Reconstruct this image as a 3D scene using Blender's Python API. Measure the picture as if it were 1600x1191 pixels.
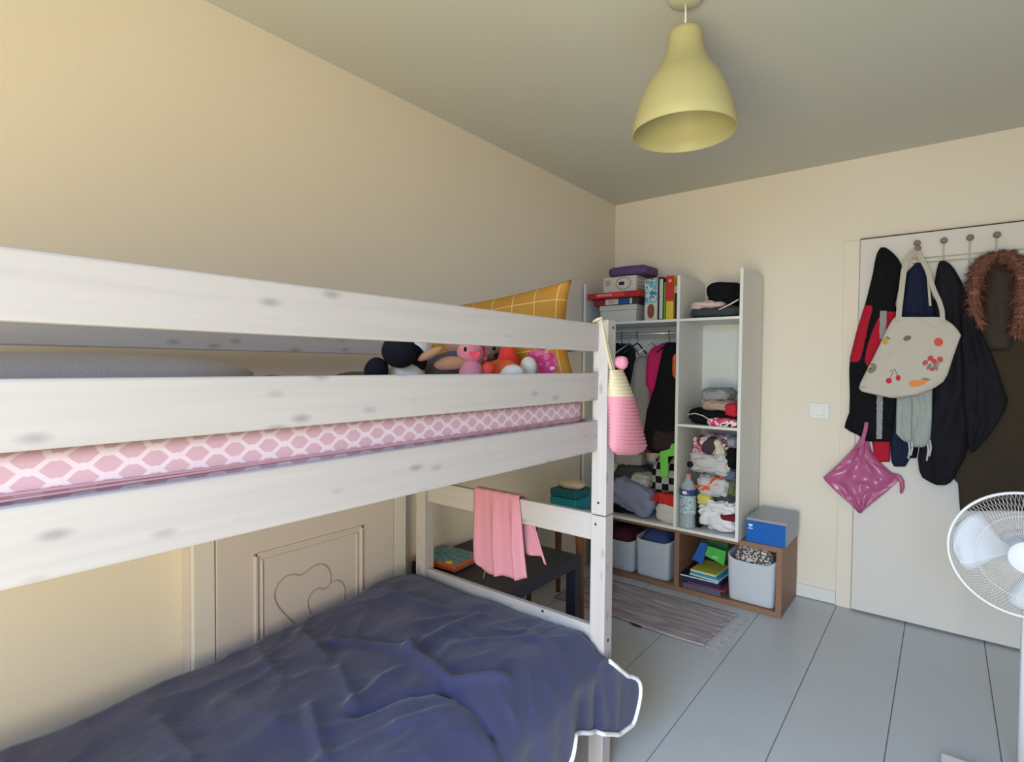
import bpy, bmesh, math, random
import numpy as np
from mathutils import Vector, Matrix, noise
from mathutils.bvhtree import BVHTree

SC = bpy.context.scene
COL = SC.collection
for o in list(bpy.data.objects):
    bpy.data.objects.remove(o)

# ------------------------------------------------------------------ camera
F_PX, CX, CY, CAM_Z = 855.4565, 800.0, 595.5, 1.33
YAW, PITCH, ROLL = (math.radians(a) for a in (38.27926, -1.63831, 0.50158))
_fwd = Vector((-math.sin(YAW) * math.cos(PITCH), math.cos(YAW) * math.cos(PITCH), math.sin(PITCH)))
_right = Vector((math.cos(YAW), math.sin(YAW), 0))
_up = _right.cross(_fwd)
RIGHT = math.cos(ROLL) * _right + math.sin(ROLL) * _up
UP = -math.sin(ROLL) * _right + math.cos(ROLL) * _up
FWD = _fwd
CAM = Vector((0, 0, CAM_Z))
cam_data = bpy.data.cameras.new('camera')
cam_data.sensor_fit = 'HORIZONTAL'
cam_data.sensor_width = 36.0
cam_data.lens = F_PX * 36.0 / 1600.0
cam_data.clip_start = 0.02
cam = bpy.data.objects.new('camera', cam_data)
COL.objects.link(cam)
cam.matrix_world = Matrix(((RIGHT.x, UP.x, -FWD.x, 0), (RIGHT.y, UP.y, -FWD.y, 0),
                           (RIGHT.z, UP.z, -FWD.z, CAM_Z), (0, 0, 0, 1)))
SC.camera = cam

# ------------------------------------------------------------------ world, light, exposure
W = bpy.data.worlds.new('sky')
SC.world = W
W.use_nodes = True
W.node_tree.nodes['Background'].inputs['Color'].default_value = (0.62, 0.78, 1.0, 1)
W.node_tree.nodes['Background'].inputs['Strength'].default_value = 0.6

def area_light(name, loc, aim, sx, sy, power, color, spread=180):
    d = bpy.data.lights.new(name, 'AREA')
    d.shape = 'RECTANGLE'; d.size = sx; d.size_y = sy
    d.energy = power; d.color = color; d.spread = math.radians(spread)
    o = bpy.data.objects.new(name, d)
    COL.objects.link(o)
    o.location = loc
    o.rotation_euler = (Vector(aim) - Vector(loc)).to_track_quat('-Z', 'Y').to_euler()
    return o

# daylight through the tall window behind the camera: sky from above, sunlit garden from below
area_light('window_sky_light', (-0.05, -1.48, 1.75), (-0.10, 0.75, 0.0), 1.5, 1.0, 34, (0.42, 0.66, 1.0), 105)
area_light('window_garden_light', (-0.05, -1.48, 0.75), (-1.25, 1.2, 1.80), 1.5, 1.2, 34, (1.0, 0.87, 0.50), 128)

SC.view_settings.view_transform = 'Standard'
SC.view_settings.look = 'None'
SC.view_settings.gamma = 1.0
SC.view_settings.use_curve_mapping = False
SC.view_settings.exposure = 0.60

# ------------------------------------------------------------------ helpers
def ray(x, y):
    return RIGHT * ((x - CX) / F_PX) + UP * (-(y - CY) / F_PX) + FWD

def at(x, y, X=None, Y=None, Z=None):
    """point of the room seen at photograph position (x, y) on a plane X=, Y= or Z="""
    d = ray(x, y)
    if X is not None: t = X / d.x
    elif Y is not None: t = Y / d.y
    else: t = (Z - CAM_Z) / d.z
    return CAM + d * t

def pix(p):
    v = Vector(p) - CAM
    z = v.dot(FWD)
    return CX + F_PX * v.dot(RIGHT) / z, CY - F_PX * v.dot(UP) / z

def srgb(c):
    out = []
    for v in c:
        v = v / 255.0
        out.append(v / 12.92 if v <= 0.04045 else ((v + 0.055) / 1.055) ** 2.4)
    return tuple(out)

MATS = {}
def M(name, rgb, rough=0.7, var=0.10, scale=25.0, bump=0.0, bscale=None, metallic=0.0, spec=0.3,
      stretch=None, alpha=1.0, trans=0.0, sheen=0.0):
    if name in MATS:
        return MATS[name]
    m = bpy.data.materials.new(name)
    m.use_nodes = True
    nt = m.node_tree; N = nt.nodes; L = nt.links
    b = N['Principled BSDF']
    b.inputs['Roughness'].default_value = rough
    b.inputs['Metallic'].default_value = metallic
    b.inputs['Specular IOR Level'].default_value = spec
    b.inputs['Alpha'].default_value = alpha
    b.inputs['Transmission Weight'].default_value = trans
    b.inputs['Sheen Weight'].default_value = sheen
    c = srgb(rgb)
    tc = N.new('ShaderNodeTexCoord')
    mp = N.new('ShaderNodeMapping')
    if stretch: mp.inputs['Scale'].default_value = stretch
    L.new(tc.outputs['Object'], mp.inputs['Vector'])
    nz = N.new('ShaderNodeTexNoise')
    nz.inputs['Scale'].default_value = scale
    nz.inputs['Detail'].default_value = 4
    L.new(mp.outputs['Vector'], nz.inputs['Vector'])
    mix = N.new('ShaderNodeMix'); mix.data_type = 'RGBA'
    L.new(nz.outputs['Fac'], mix.inputs['Factor'])
    mix.inputs['A'].default_value = tuple(v * (1 - var) for v in c) + (1,)
    mix.inputs['B'].default_value = tuple(min(1, v * (1 + var)) for v in c) + (1,)
    L.new(mix.outputs['Result'], b.inputs['Base Color'])
    if bump:
        nb = N.new('ShaderNodeTexNoise')
        nb.inputs['Scale'].default_value = bscale or scale * 6
        nb.inputs['Detail'].default_value = 3
        L.new(mp.outputs['Vector'], nb.inputs['Vector'])
        bp = N.new('ShaderNodeBump'); bp.inputs['Strength'].default_value = bump
        bp.inputs['Distance'].default_value = 0.004
        L.new(nb.outputs['Fac'], bp.inputs['Height'])
        L.new(bp.outputs['Normal'], b.inputs['Normal'])
    MATS[name] = m
    return m

def new_bm():
    return bmesh.new()

def box(bm, lo, hi, bev=0.0, rotz=0.0, seg=2):
    lo = Vector(lo); hi = Vector(hi)
    c = (lo + hi) / 2; s = hi - lo
    tmp = bmesh.new()
    bmesh.ops.create_cube(tmp, size=1.0, matrix=Matrix.Diagonal((abs(s.x), abs(s.y), abs(s.z), 1)))
    if bev:
        bmesh.ops.bevel(tmp, geom=tmp.edges[:], offset=bev, segments=seg, profile=0.5, affect='EDGES')
    if rotz:
        bmesh.ops.rotate(tmp, verts=tmp.verts[:], cent=(0, 0, 0), matrix=Matrix.Rotation(rotz, 3, 'Z'))
    bmesh.ops.translate(tmp, verts=tmp.verts[:], vec=c)
    merge(bm, tmp)
    return bm

def merge(bm, tmp):
    vm = {v: bm.verts.new(v.co) for v in tmp.verts}
    for f in tmp.faces:
        try:
            nf = bm.faces.new([vm[v] for v in f.verts]); nf.smooth = f.smooth
        except ValueError:
            pass
    tmp.free()

def bx(lo, hi, bev=0.0, rotz=0.0, seg=2):
    return box(new_bm(), lo, hi, bev, rotz, seg)

def tube(bm, pts, r, seg=8, cap=True, smooth=True, closed=False):
    pts = [Vector(p) for p in pts]
    n = len(pts)
    rings = []
    prev = None
    for i, p in enumerate(pts):
        if closed:
            t = (pts[(i + 1) % n] - pts[i - 1]).normalized()
        else:
            t = (pts[min(i + 1, n - 1)] - pts[max(i - 1, 0)]).normalized()
        a = Vector((0, 0, 1)) if abs(t.z) < 0.9 else Vector((1, 0, 0))
        u = t.cross(a).normalized() if prev is None else (prev - t * prev.dot(t)).normalized()
        prev = u
        v = t.cross(u)
        rr = r[i] if isinstance(r, (list, tuple)) else r
        rings.append([bm.verts.new(p + (u * math.cos(2 * math.pi * k / seg) + v * math.sin(2 * math.pi * k / seg)) * rr) for k in range(seg)])
    m = n if closed else n - 1
    for i in range(m):
        a, b = rings[i], rings[(i + 1) % n]
        for k in range(seg):
            f = bm.faces.new((a[k], a[(k + 1) % seg], b[(k + 1) % seg], b[k])); f.smooth = smooth
    if cap and not closed:
        bm.faces.new(rings[0][::-1]); bm.faces.new(rings[-1])
    return bm

def lathe(bm, prof, c, seg=40, cap=False, smooth=True, axis=None):
    """prof: list of (radius, height)"""
    rot = Matrix.Identity(3) if axis is None else Vector((0, 0, 1)).rotation_difference(Vector(axis)).to_matrix()
    c = Vector(c)
    rings = []
    for r, h in prof:
        rings.append([bm.verts.new(c + rot @ Vector((r * math.cos(2 * math.pi * k / seg), r * math.sin(2 * math.pi * k / seg), h))) for k in range(seg)])
    for a, b in zip(rings, rings[1:]):
        for k in range(seg):
            f = bm.faces.new((a[k], a[(k + 1) % seg], b[(k + 1) % seg], b[k])); f.smooth = smooth
    if cap:
        bm.faces.new(rings[0][::-1]); bm.faces.new(rings[-1])
    return bm

def grid(bm, P, smooth=True, wrap=False):
    """P: 2D list of points -> quads; returns verts"""
    V = [[bm.verts.new(p) for p in row] for row in P]
    for i in range(len(V) - 1):
        n = len(V[i])
        for j in range(n if wrap else n - 1):
            f = bm.faces.new((V[i][j], V[i][(j + 1) % n], V[i + 1][(j + 1) % n], V[i + 1][j])); f.smooth = smooth
    return V

def extrude_poly(bm, pts, vec, bev=0.0):
    tmp = bmesh.new()
    vs = [tmp.verts.new(p) for p in pts]
    f = tmp.faces.new(vs)
    r = bmesh.ops.extrude_face_region(tmp, geom=[f])
    bmesh.ops.translate(tmp, verts=[e for e in r['geom'] if isinstance(e, bmesh.types.BMVert)], vec=vec)
    bmesh.ops.recalc_face_normals(tmp, faces=tmp.faces[:])
    if bev:
        bmesh.ops.bevel(tmp, geom=tmp.edges[:], offset=bev, segments=2, profile=0.5, affect='EDGES')
    merge(bm, tmp)
    return bm

def blob(bm, c, dims, rot=(0, 0, 0), p=2.0, amp=0.0, freq=12.0, seed=0, nu=28, nv=16, pz=None):
    """superellipsoid with crumple noise; dims are full sizes"""
    pz = pz or p
    R = Matrix.Rotation(rot[2], 3, 'Z') @ Matrix.Rotation(rot[1], 3, 'Y') @ Matrix.Rotation(rot[0], 3, 'X')
    c = Vector(c)
    off = Vector((seed * 7.31, seed * 3.17, seed * 1.73))
    def sp(v, e): return math.copysign(abs(v) ** (2.0 / e), v)
    rings = []
    for i in range(nv + 1):
        ph = -math.pi / 2 + math.pi * i / nv
        ring = []
        for k in range(nu):
            th = 2 * math.pi * k / nu
            q = Vector((sp(math.cos(ph), pz) * sp(math.cos(th), p) * dims[0] / 2,
                        sp(math.cos(ph), pz) * sp(math.sin(th), p) * dims[1] / 2,
                        sp(math.sin(ph), pz) * dims[2] / 2))
            if amp:
                n = q.normalized() if q.length > 1e-6 else Vector((0, 0, 1))
                w = noise.noise((q + off) * freq)
                w2 = 1 - abs(noise.noise((q + off * 2) * freq * 1.7)) * 2
                q = q + n * amp * (0.6 * w + 0.5 * w2)
            ring.append(bm.verts.new(c + R @ q))
        rings.append(ring)
    for a, b in zip(rings, rings[1:]):
        for k in range(nu):
            f = bm.faces.new((a[k], a[(k + 1) % nu], b[(k + 1) % nu], b[k])); f.smooth = True
    bmesh.ops.remove_doubles(bm, verts=rings[0] + rings[-1], dist=1e-6)
    return bm

def in_poly(x, y, poly):
    ins = False
    j = len(poly) - 1
    for i in range(len(poly)):
        xi, yi = poly[i]; xj, yj = poly[j]
        if (yi > y) != (yj > y) and x < (xj - xi) * (y - yi) / (yj - yi) + xi:
            ins = not ins
        j = i
    return ins

def loft(bm, rows, Y, depth, n=40, m=48, fold=0.12, nf=9, back=0.012, seed=0, round_top=True, sq=0.75, round_bot=0.25):
    """soft garment: rows (y, left, right) of the photograph set on the plane Y, real thickness towards -Y"""
    ys = [r[0] for r in rows]
    rings = []
    for i in range(m + 1):
        t = i / m
        y = ys[0] + (ys[-1] - ys[0]) * t
        xl = float(np.interp(y, ys, [r[1] for r in rows])); xr = float(np.interp(y, ys, [r[2] for r in rows]))
        a = at(xl, y, Y=Y); b = at(xr, y, Y=Y)
        e = 1.0
        if round_top: e *= min(1.0, math.sqrt(max(0.02, t / 0.10)))
        e *= round_bot + (1 - round_bot) * min(1.0, math.sqrt(max(0.0, (1 - t) / 0.05)))
        ring = []
        for k in range(n):
            th = 2 * math.pi * k / n
            cx = (1 - math.cos(th)) / 2
            p = a.lerp(b, cx)
            s = math.sin(th)
            if s >= 0:
                fo = 1 + 0.55 * fold * math.sin(nf * cx * math.pi + seed + 2.6 * math.sin(3.1 * t + seed) + 1.5 * noise.noise(Vector((t * 4, seed, 1.7)))) * min(1, t * 4)
                fo += fold * 1.5 * noise.noise(Vector((cx * 4 + seed, t * 6, seed * 2.0))) - fold * 0.8 * (1 - min(1, 2.5 * abs(noise.noise(Vector((cx * 3 + t * 2 + seed, t * 5 - cx * 2, seed + 4.0)))))) ** 2
                p.y = Y - depth * e * fo * (s ** sq)
            else:
                p.y = Y + back * (abs(s) ** sq)
            ring.append(p)
        rings.append(ring)
    V = grid(bm, rings, wrap=True)
    bm.faces.new(V[0]); bm.faces.new(V[-1][::-1])
    bmesh.ops.recalc_face_normals(bm, faces=bm.faces[:])
    return bm

def link(name, bm, mat, parent=None, base=None):
    me = bpy.data.meshes.new(name)
    if base is not None:
        bmesh.ops.translate(bm, verts=bm.verts[:], vec=-Vector(base))
    bm.to_mesh(me); bm.free()
    if mat: me.materials.append(mat)
    o = bpy.data.objects.new(name, me)
    COL.objects.link(o)
    if parent: o.parent = parent
    return o

ROOTLOC = {}
def root(name, label, cat, loc, group=None):
    o = bpy.data.objects.new(name, None)
    o.empty_display_size = 0.05
    COL.objects.link(o)
    o.location = loc
    o['label'] = label; o['category'] = cat
    if group: o['group'] = group
    ROOTLOC[o.name] = Vector(loc)
    return o

def part(name, bm, mat, parent, label=None):
    """mesh given in room coordinates, hung under a thing (or a part of it)"""
    base = ROOTLOC[parent.name]
    o = link(name, bm, mat, parent, base)
    ROOTLOC[o.name] = base
    if label: o['label'] = label
    return o

def single(name, bm, mat, label, cat, group=None, kind=None):
    lo = [min(v.co[i] for v in bm.verts) for i in range(3)]
    hi = [max(v.co[i] for v in bm.verts) for i in range(3)]
    base = Vector(((lo[0] + hi[0]) / 2, (lo[1] + hi[1]) / 2, lo[2]))
    o = link(name, bm, mat, None, base)
    o.location = base
    o['label'] = label; o['category'] = cat
    if group: o['group'] = group
    if kind: o['kind'] = kind
    ROOTLOC[o.name] = base
    return o

def struct(name, bm, mat, label=None):
    o = link(name, bm, mat)
    o['kind'] = 'structure'
    if label: o['label'] = label
    ROOTLOC[o.name] = Vector((0, 0, 0))
    return o

def bvh_of(bm):
    bm.verts.ensure_lookup_table(); bm.normal_update()
    return BVHTree.FromBMesh(bm)

def decal(poly, Y, tree, lift=0.0015, thick=0.001):
    """a small flat print lying on the front of a soft thing"""
    bm = new_bm()
    pts = []
    for x, y in poly:
        p = at(x, y, Y=Y)
        h = tree.ray_cast(p + Vector((0, -0.3, 0)), Vector((0, 1, 0)), 0.5)
        if h[0] is not None: p = h[0]
        p.y -= lift
        pts.append(p)
    c = sum(pts, Vector()) / len(pts)
    h = tree.ray_cast(c + Vector((0, -0.3, 0)), Vector((0, 1, 0)), 0.5)
    if h[0] is not None: c.y = min(c.y, h[0].y - lift)
    vc = bm.verts.new(c); vs = [bm.verts.new(p) for p in pts]
    for i in range(len(vs)):
        bm.faces.new((vc, vs[i], vs[(i + 1) % len(vs)]))
    ex = bmesh.ops.extrude_face_region(bm, geom=bm.faces[:])
    bmesh.ops.translate(bm, verts=[e for e in ex['geom'] if isinstance(e, bmesh.types.BMVert)], vec=(0, thick, 0))
    bmesh.ops.recalc_face_normals(bm, faces=bm.faces[:])
    return bm

def disc_poly(x, y, rx, ry, n=14, rot=0.0):
    out = []
    for k in range(n):
        a = 2 * math.pi * k / n
        u, v = rx * math.cos(a), ry * math.sin(a)
        out.append((x + u * math.cos(rot) - v * math.sin(rot), y + u * math.sin(rot) + v * math.cos(rot)))
    return out

def split_part(bm, polys):
    """cut faces seen inside photograph polygons out of a mesh; returns one new bmesh for each polygon"""
    outs = []
    for poly in polys:
        sel = [f for f in bm.faces if f.calc_center_median().y < Y_SPLIT and in_poly(*pix(f.calc_center_median()), poly)]
        nb = new_bm(); vm = {}
        for f in sel:
            nf = nb.faces.new([vm.setdefault(v, nb.verts.new(v.co)) for v in f.verts]); nf.smooth = True
        bmesh.ops.delete(bm, geom=sel, context='FACES')
        loose = [v for v in nb.verts if not v.link_faces]
        bmesh.ops.delete(nb, geom=loose, context='VERTS')
        outs.append(nb)
    return outs
Y_SPLIT = 1e9

# ------------------------------------------------------------------ special materials
def painted_wood(name, axis, rgb=(182, 176, 177)):
    """whitewashed pine: grain along an axis and grey knots"""
    m = bpy.data.materials.new(name); m.use_nodes = True
    nt = m.node_tree; N = nt.nodes; L = nt.links
    b = N['Principled BSDF']; b.inputs['Roughness'].default_value = 0.5
    b.inputs['Specular IOR Level'].default_value = 0.3
    tc = N.new('ShaderNodeTexCoord')
    mp = N.new('ShaderNodeMapping')
    s = [40, 40, 40]; s[axis] = 1.6
    mp.inputs['Scale'].default_value = s
    L.new(tc.outputs['Object'], mp.inputs['Vector'])
    nz = N.new('ShaderNodeTexNoise'); nz.inputs['Scale'].default_value = 1.6; nz.inputs['Detail'].default_value = 5
    L.new(mp.outputs['Vector'], nz.inputs['Vector'])
    rp = N.new('ShaderNodeValToRGB')
    c = srgb(rgb)
    rp.color_ramp.elements[0].position = 0.3; rp.color_ramp.elements[0].color = tuple(v * 0.93 for v in c) + (1,)
    rp.color_ramp.elements[1].position = 0.6; rp.color_ramp.elements[1].color = c + (1,)
    L.new(nz.outputs['Fac'], rp.inputs['Fac'])
    mk = N.new('ShaderNodeMapping')
    k = [22, 22, 22]; k[axis] = 9.0
    mk.inputs['Scale'].default_value = k
    L.new(tc.outputs['Object'], mk.inputs['Vector'])
    vo = N.new('ShaderNodeTexVoronoi'); vo.inputs['Scale'].default_value = 1.0
    L.new(mk.outputs['Vector'], vo.inputs['Vector'])
    kr = N.new('ShaderNodeValToRGB')
    kr.color_ramp.elements[0].position = 0.05; kr.color_ramp.elements[0].color = (0.7, 0.7, 0.7, 1)
    kr.color_ramp.elements[1].position = 0.22; kr.color_ramp.elements[1].color = (0, 0, 0, 1)
    L.new(vo.outputs['Distance'], kr.inputs['Fac'])
    mix = N.new('ShaderNodeMix'); mix.data_type = 'RGBA'
    L.new(kr.outputs['Color'], mix.inputs['Factor'])
    L.new(rp.outputs['Color'], mix.inputs['A'])
    mix.inputs['B'].default_value = srgb((132, 130, 134)) + (1,)
    L.new(mix.outputs['Result'], b.inputs['Base Color'])
    return m

def math_node(N, L, op, a, b=None):
    n = N.new('ShaderNodeMath'); n.operation = op
    for i, v in enumerate((a, b)):
        if v is None: continue
        if isinstance(v, (int, float)): n.inputs[i].default_value = v
        else: L.new(v, n.inputs[i])
    return n.outputs[0]

def trellis_mat():
    """pink sheet with a pale ogee lattice"""
    m = bpy.data.materials.new('pink_trellis_fabric'); m.use_nodes = True
    nt = m.node_tree; N = nt.nodes; L = nt.links
    b = N['Principled BSDF']; b.inputs['Roughness'].default_value = 0.85
    b.inputs['Specular IOR Level'].default_value = 0.15
    tc = N.new('ShaderNodeTexCoord'); sp = N.new('ShaderNodeSeparateXYZ')
    L.new(tc.outputs['Object'], sp.inputs[0])
    hor = math_node(N, L, 'ADD', sp.outputs['Y'], sp.outputs['X'])
    t = math_node(N, L, 'DIVIDE', math_node(N, L, 'ADD', sp.outputs['Z'], 0.0093), 0.0158)
    s = math_node(N, L, 'MULTIPLY', math_node(N, L, 'SINE', math_node(N, L, 'MULTIPLY', hor, 2 * math.pi / 0.056)), 0.56)
    def dist(e):
        f = math_node(N, L, 'FRACT', math_node(N, L, 'ADD', math_node(N, L, 'MULTIPLY', e, 0.5), 0.5))
        return math_node(N, L, 'MULTIPLY', math_node(N, L, 'ABSOLUTE', math_node(N, L, 'SUBTRACT', f, 0.5)), 2.0)
    d1 = dist(math_node(N, L, 'SUBTRACT', t, s))
    d2 = dist(math_node(N, L, 'ADD', math_node(N, L, 'SUBTRACT', t, 1.0), s))
    d = math_node(N, L, 'MINIMUM', d1, d2)
    rp = N.new('ShaderNodeValToRGB')
    rp.color_ramp.elements[0].position = 0.24; rp.color_ramp.elements[0].color = srgb((208, 190, 204)) + (1,)
    rp.color_ramp.elements[1].position = 0.30; rp.color_ramp.elements[1].color = srgb((190, 156, 172)) + (1,)
    L.new(d, rp.inputs['Fac'])
    L.new(rp.outputs['Color'], b.inputs['Base Color'])
    return m

def check_mat(name, c1, c2, size, line=None, ax=(0, 2)):
    """plaid grid lines (line given) or a chequer of squares in object space"""
    m = bpy.data.materials.new(name); m.use_nodes = True
    nt = m.node_tree; N = nt.nodes; L = nt.links
    b = N['Principled BSDF']; b.inputs['Roughness'].default_value = 0.85
    b.inputs['Specular IOR Level'].default_value = 0.15
    tc = N.new('ShaderNodeTexCoord')
    if line:
        sp = N.new('ShaderNodeSeparateXYZ'); L.new(tc.outputs['UV'], sp.inputs[0])
        ds = []
        for a in (0, 1):
            f = math_node(N, L, 'FRACT', math_node(N, L, 'DIVIDE', sp.outputs[a], size))
            ds.append(math_node(N, L, 'ABSOLUTE', math_node(N, L, 'SUBTRACT', f, 0.5)))
        d = math_node(N, L, 'MINIMUM', ds[0], ds[1])
        fac = math_node(N, L, 'LESS_THAN', d, line)
    else:
        sp = N.new('ShaderNodeSeparateXYZ'); L.new(tc.outputs['Object'], sp.inputs[0])
        fl = [math_node(N, L, 'FLOOR', math_node(N, L, 'DIVIDE', sp.outputs[a], size)) for a in ax]
        fac = math_node(N, L, 'ABSOLUTE', math_node(N, L, 'MODULO', math_node(N, L, 'ADD', fl[0], fl[1]), 2.0))
    mix = N.new('ShaderNodeMix'); mix.data_type = 'RGBA'
    L.new(fac, mix.inputs['Factor'])
    mix.inputs['A'].default_value = srgb(c1) + (1,); mix.inputs['B'].default_value = srgb(c2) + (1,)
    L.new(mix.outputs['Result'], b.inputs['Base Color'])
    return m

def patch_mat(name, cols, scale, rough=0.8, stretch=None):
    """irregular patches of several colours (printed fabric or card)"""
    m = bpy.data.materials.new(name); m.use_nodes = True
    nt = m.node_tree; N = nt.nodes; L = nt.links
    b = N['Principled BSDF']; b.inputs['Roughness'].default_value = rough
    b.inputs['Specular IOR Level'].default_value = 0.2
    tc = N.new('ShaderNodeTexCoord')
    mp = N.new('ShaderNodeMapping')
    if stretch: mp.inputs['Scale'].default_value = stretch
    L.new(tc.outputs['Object'], mp.inputs['Vector'])
    nz = N.new('ShaderNodeTexNoise'); nz.inputs['Scale'].default_value = scale; nz.inputs['Detail'].default_value = 1.5
    L.new(mp.outputs['Vector'], nz.inputs['Vector'])
    rp = N.new('ShaderNodeValToRGB'); rp.color_ramp.interpolation = 'CONSTANT'
    n = len(cols)
    while len(rp.color_ramp.elements) < n: rp.color_ramp.elements.new(0.5)
    for i, c in enumerate(cols):
        rp.color_ramp.elements[i].position = 0.0 if i == 0 else 0.36 + 0.28 * (i - 1) / max(1, n - 2)
        rp.color_ramp.elements[i].color = srgb(c) + (1,)
    L.new(nz.outputs['Fac'], rp.inputs['Fac'])
    L.new(rp.outputs['Color'], b.inputs['Base Color'])
    return m

def stripe_mat(name, cols, size, axis):
    m = bpy.data.materials.new(name); m.use_nodes = True
    nt = m.node_tree; N = nt.nodes; L = nt.links
    b = N['Principled BSDF']; b.inputs['Roughness'].default_value = 0.95
    b.inputs['Specular IOR Level'].default_value = 0.1
    tc = N.new('ShaderNodeTexCoord')
    mp = N.new('ShaderNodeMapping')
    s = [2.0, 2.0, 2.0]; s[axis] = 1.0 / size
    mp.inputs['Scale'].default_value = s
    L.new(tc.outputs['Object'], mp.inputs['Vector'])
    nz = N.new('ShaderNodeTexNoise'); nz.inputs['Scale'].default_value = 1.0; nz.inputs['Detail'].default_value = 2
    L.new(mp.outputs['Vector'], nz.inputs['Vector'])
    rp = N.new('ShaderNodeValToRGB')
    n = len(cols)
    while len(rp.color_ramp.elements) < n: rp.color_ramp.elements.new(0.5)
    for i, c in enumerate(cols):
        rp.color_ramp.elements[i].position = 0.3 + 0.4 * i / (n - 1)
        rp.color_ramp.elements[i].color = srgb(c) + (1,)
    L.new(nz.outputs['Fac'], rp.inputs['Fac'])
    L.new(rp.outputs['Color'], b.inputs['Base Color'])
    return m

WALL = M('wall_paint', (229, 218, 204), 0.9, 0.015, 3.0, 0.15, 120, spec=0.1)
CEIL = M('ceiling_paint', (205, 204, 196), 0.9, 0.015, 3.0, 0.1, 120, spec=0.1)
TILE = M('floor_tile_glaze', (189, 193, 198), 0.32, 0.03, 5.0, 0.05, 60, spec=0.4)
GROUT = M('tile_grout', (132, 133, 135), 0.9, 0.05, 40)
DOORP = M('door_paint', (216, 210, 205), 0.55, 0.012, 4.0, spec=0.25)
SKIRT = M('skirting_glaze', (222, 220, 216), 0.4, 0.01, 4.0)
WOOD_Y = painted_wood('whitewashed_pine_lengthwise', 1)
WOOD_X = painted_wood('whitewashed_pine_crosswise', 0)
WOOD_Z = painted_wood('whitewashed_pine_upright', 2)
BOLT = M('bolt_dark_metal', (70, 68, 66), 0.4, 0.1, 40, metallic=0.6)
WHITEB = M('white_melamine', (222, 222, 218), 0.45, 0.012, 6.0)
BEECH = M('beech_laminate', (142, 106, 86), 0.5, 0.10, 4.0, stretch=(1, 10, 12))
WHITE = M('white_plastic', (228, 228, 228), 0.4, 0.01, 8)
BLACKC = M('black_cloth', (24, 24, 28), 0.95, 0.15, 30, 0.3, 200, spec=0.1)
NAVYC = M('navy_cloth', (32, 38, 62), 0.9, 0.15, 30, 0.3, 200, spec=0.15)
GREYC = M('grey_cloth', (150, 150, 154), 0.95, 0.12, 30, 0.4, 160, spec=0.1)
LGREYC = M('pale_grey_cloth', (196, 194, 198), 0.95, 0.08, 25, 0.4, 160, spec=0.1)
DGREYC = M('charcoal_cloth', (66, 70, 74), 0.95, 0.15, 30, 0.4, 160, spec=0.1)
WHITEC = M('white_cotton', (226, 224, 230), 0.95, 0.05, 25, 0.4, 140, spec=0.1)
REDC = M('red_cloth', (176, 32, 52), 0.9, 0.12, 30, 0.3, 180, spec=0.15)
PINKC = M('pink_cotton', (204, 142, 160), 0.95, 0.05, 30, 0.3, 180, spec=0.1)

# ------------------------------------------------------------------ room shell
XL, XR, YB, YF, ZC = -1.86, 0.95, 3.527, -1.50, 2.472
T = 0.12
fl = struct('floor', bx((XL - T, YF - T, -0.12), (XR + T, YB + T, -0.004)), GROUT, 'pale grey tiled floor')
tile_w, gap = 0.3135, 0.0020
X0, Y0 = -0.755, 1.8125
tile_me = None
ix0, ix1 = math.floor((XL - X0) / tile_w), math.ceil((XR - X0) / tile_w)
iy0, iy1 = math.floor((YF - Y0) / tile_w), math.ceil((YB - Y0) / tile_w)
for i in range(ix0, ix1):
    for j in range(iy0, iy1):
        xa, xb = max(XL, X0 + i * tile_w), min(XR, X0 + (i + 1) * tile_w)
        ya, yb = max(YF, Y0 + j * tile_w), min(YB, Y0 + (j + 1) * tile_w)
        full = (xb - xa) > tile_w - 1e-4 and (yb - ya) > tile_w - 1e-4
        if full and tile_me:
            o = bpy.data.objects.new('tile', tile_me); COL.objects.link(o)
        else:
            w2, h2 = (xb - xa) / 2 - gap, (yb - ya) / 2 - 0.0007
            o = link('tile', bx((-w2, -h2, -0.012), (w2, h2, 0.0)), TILE)
            if full: tile_me = o.data
        o.parent = fl
        o.location = ((xa + xb) / 2, (ya + yb) / 2, 0)

struct('ceiling', bx((XL - T, YF - T, ZC), (XR + T, YB + T, ZC + 0.1)), CEIL, 'plain pale ceiling')
struct('wall_left', bx((XL - T, YF - T, 0), (XL, YB + T, ZC)), WALL, 'plain cream wall behind the bunk bed')
struct('wall_back', bx((XL, YB, 0), (XR, YB + T, ZC)), WALL, 'cream wall behind the open wardrobe and the door')
struct('wall_right', bx((XR, YF - T, 0), (XR + T, YB + T, ZC)), WALL)
wf = new_bm()
WX0, WX1, WZ0, WZ1 = -0.85, 0.75, 0.12, 2.28
box(wf, (XL, YF - T, 0), (WX0, YF, ZC)); box(wf, (WX1, YF - T, 0), (XR, YF, ZC))
box(wf, (WX0, YF - T, WZ1), (WX1, YF, ZC)); box(wf, (WX0, YF - T, 0), (WX1, YF, WZ0))
struct('wall_front', wf, WALL)
wn = new_bm()
for a, b in (((WX0, WZ0), (WX0 + 0.05, WZ1)), ((WX1 - 0.05, WZ0), (WX1, WZ1)), ((WX0, WZ0), (WX1, WZ0 + 0.05)), ((WX0, WZ1 - 0.05), (WX1, WZ1))):
    box(wn, (a[0], YF - 0.10, a[1]), (b[0], YF - 0.04, b[1]), 0.004)
struct('window_1', wn, WHITE)

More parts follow.
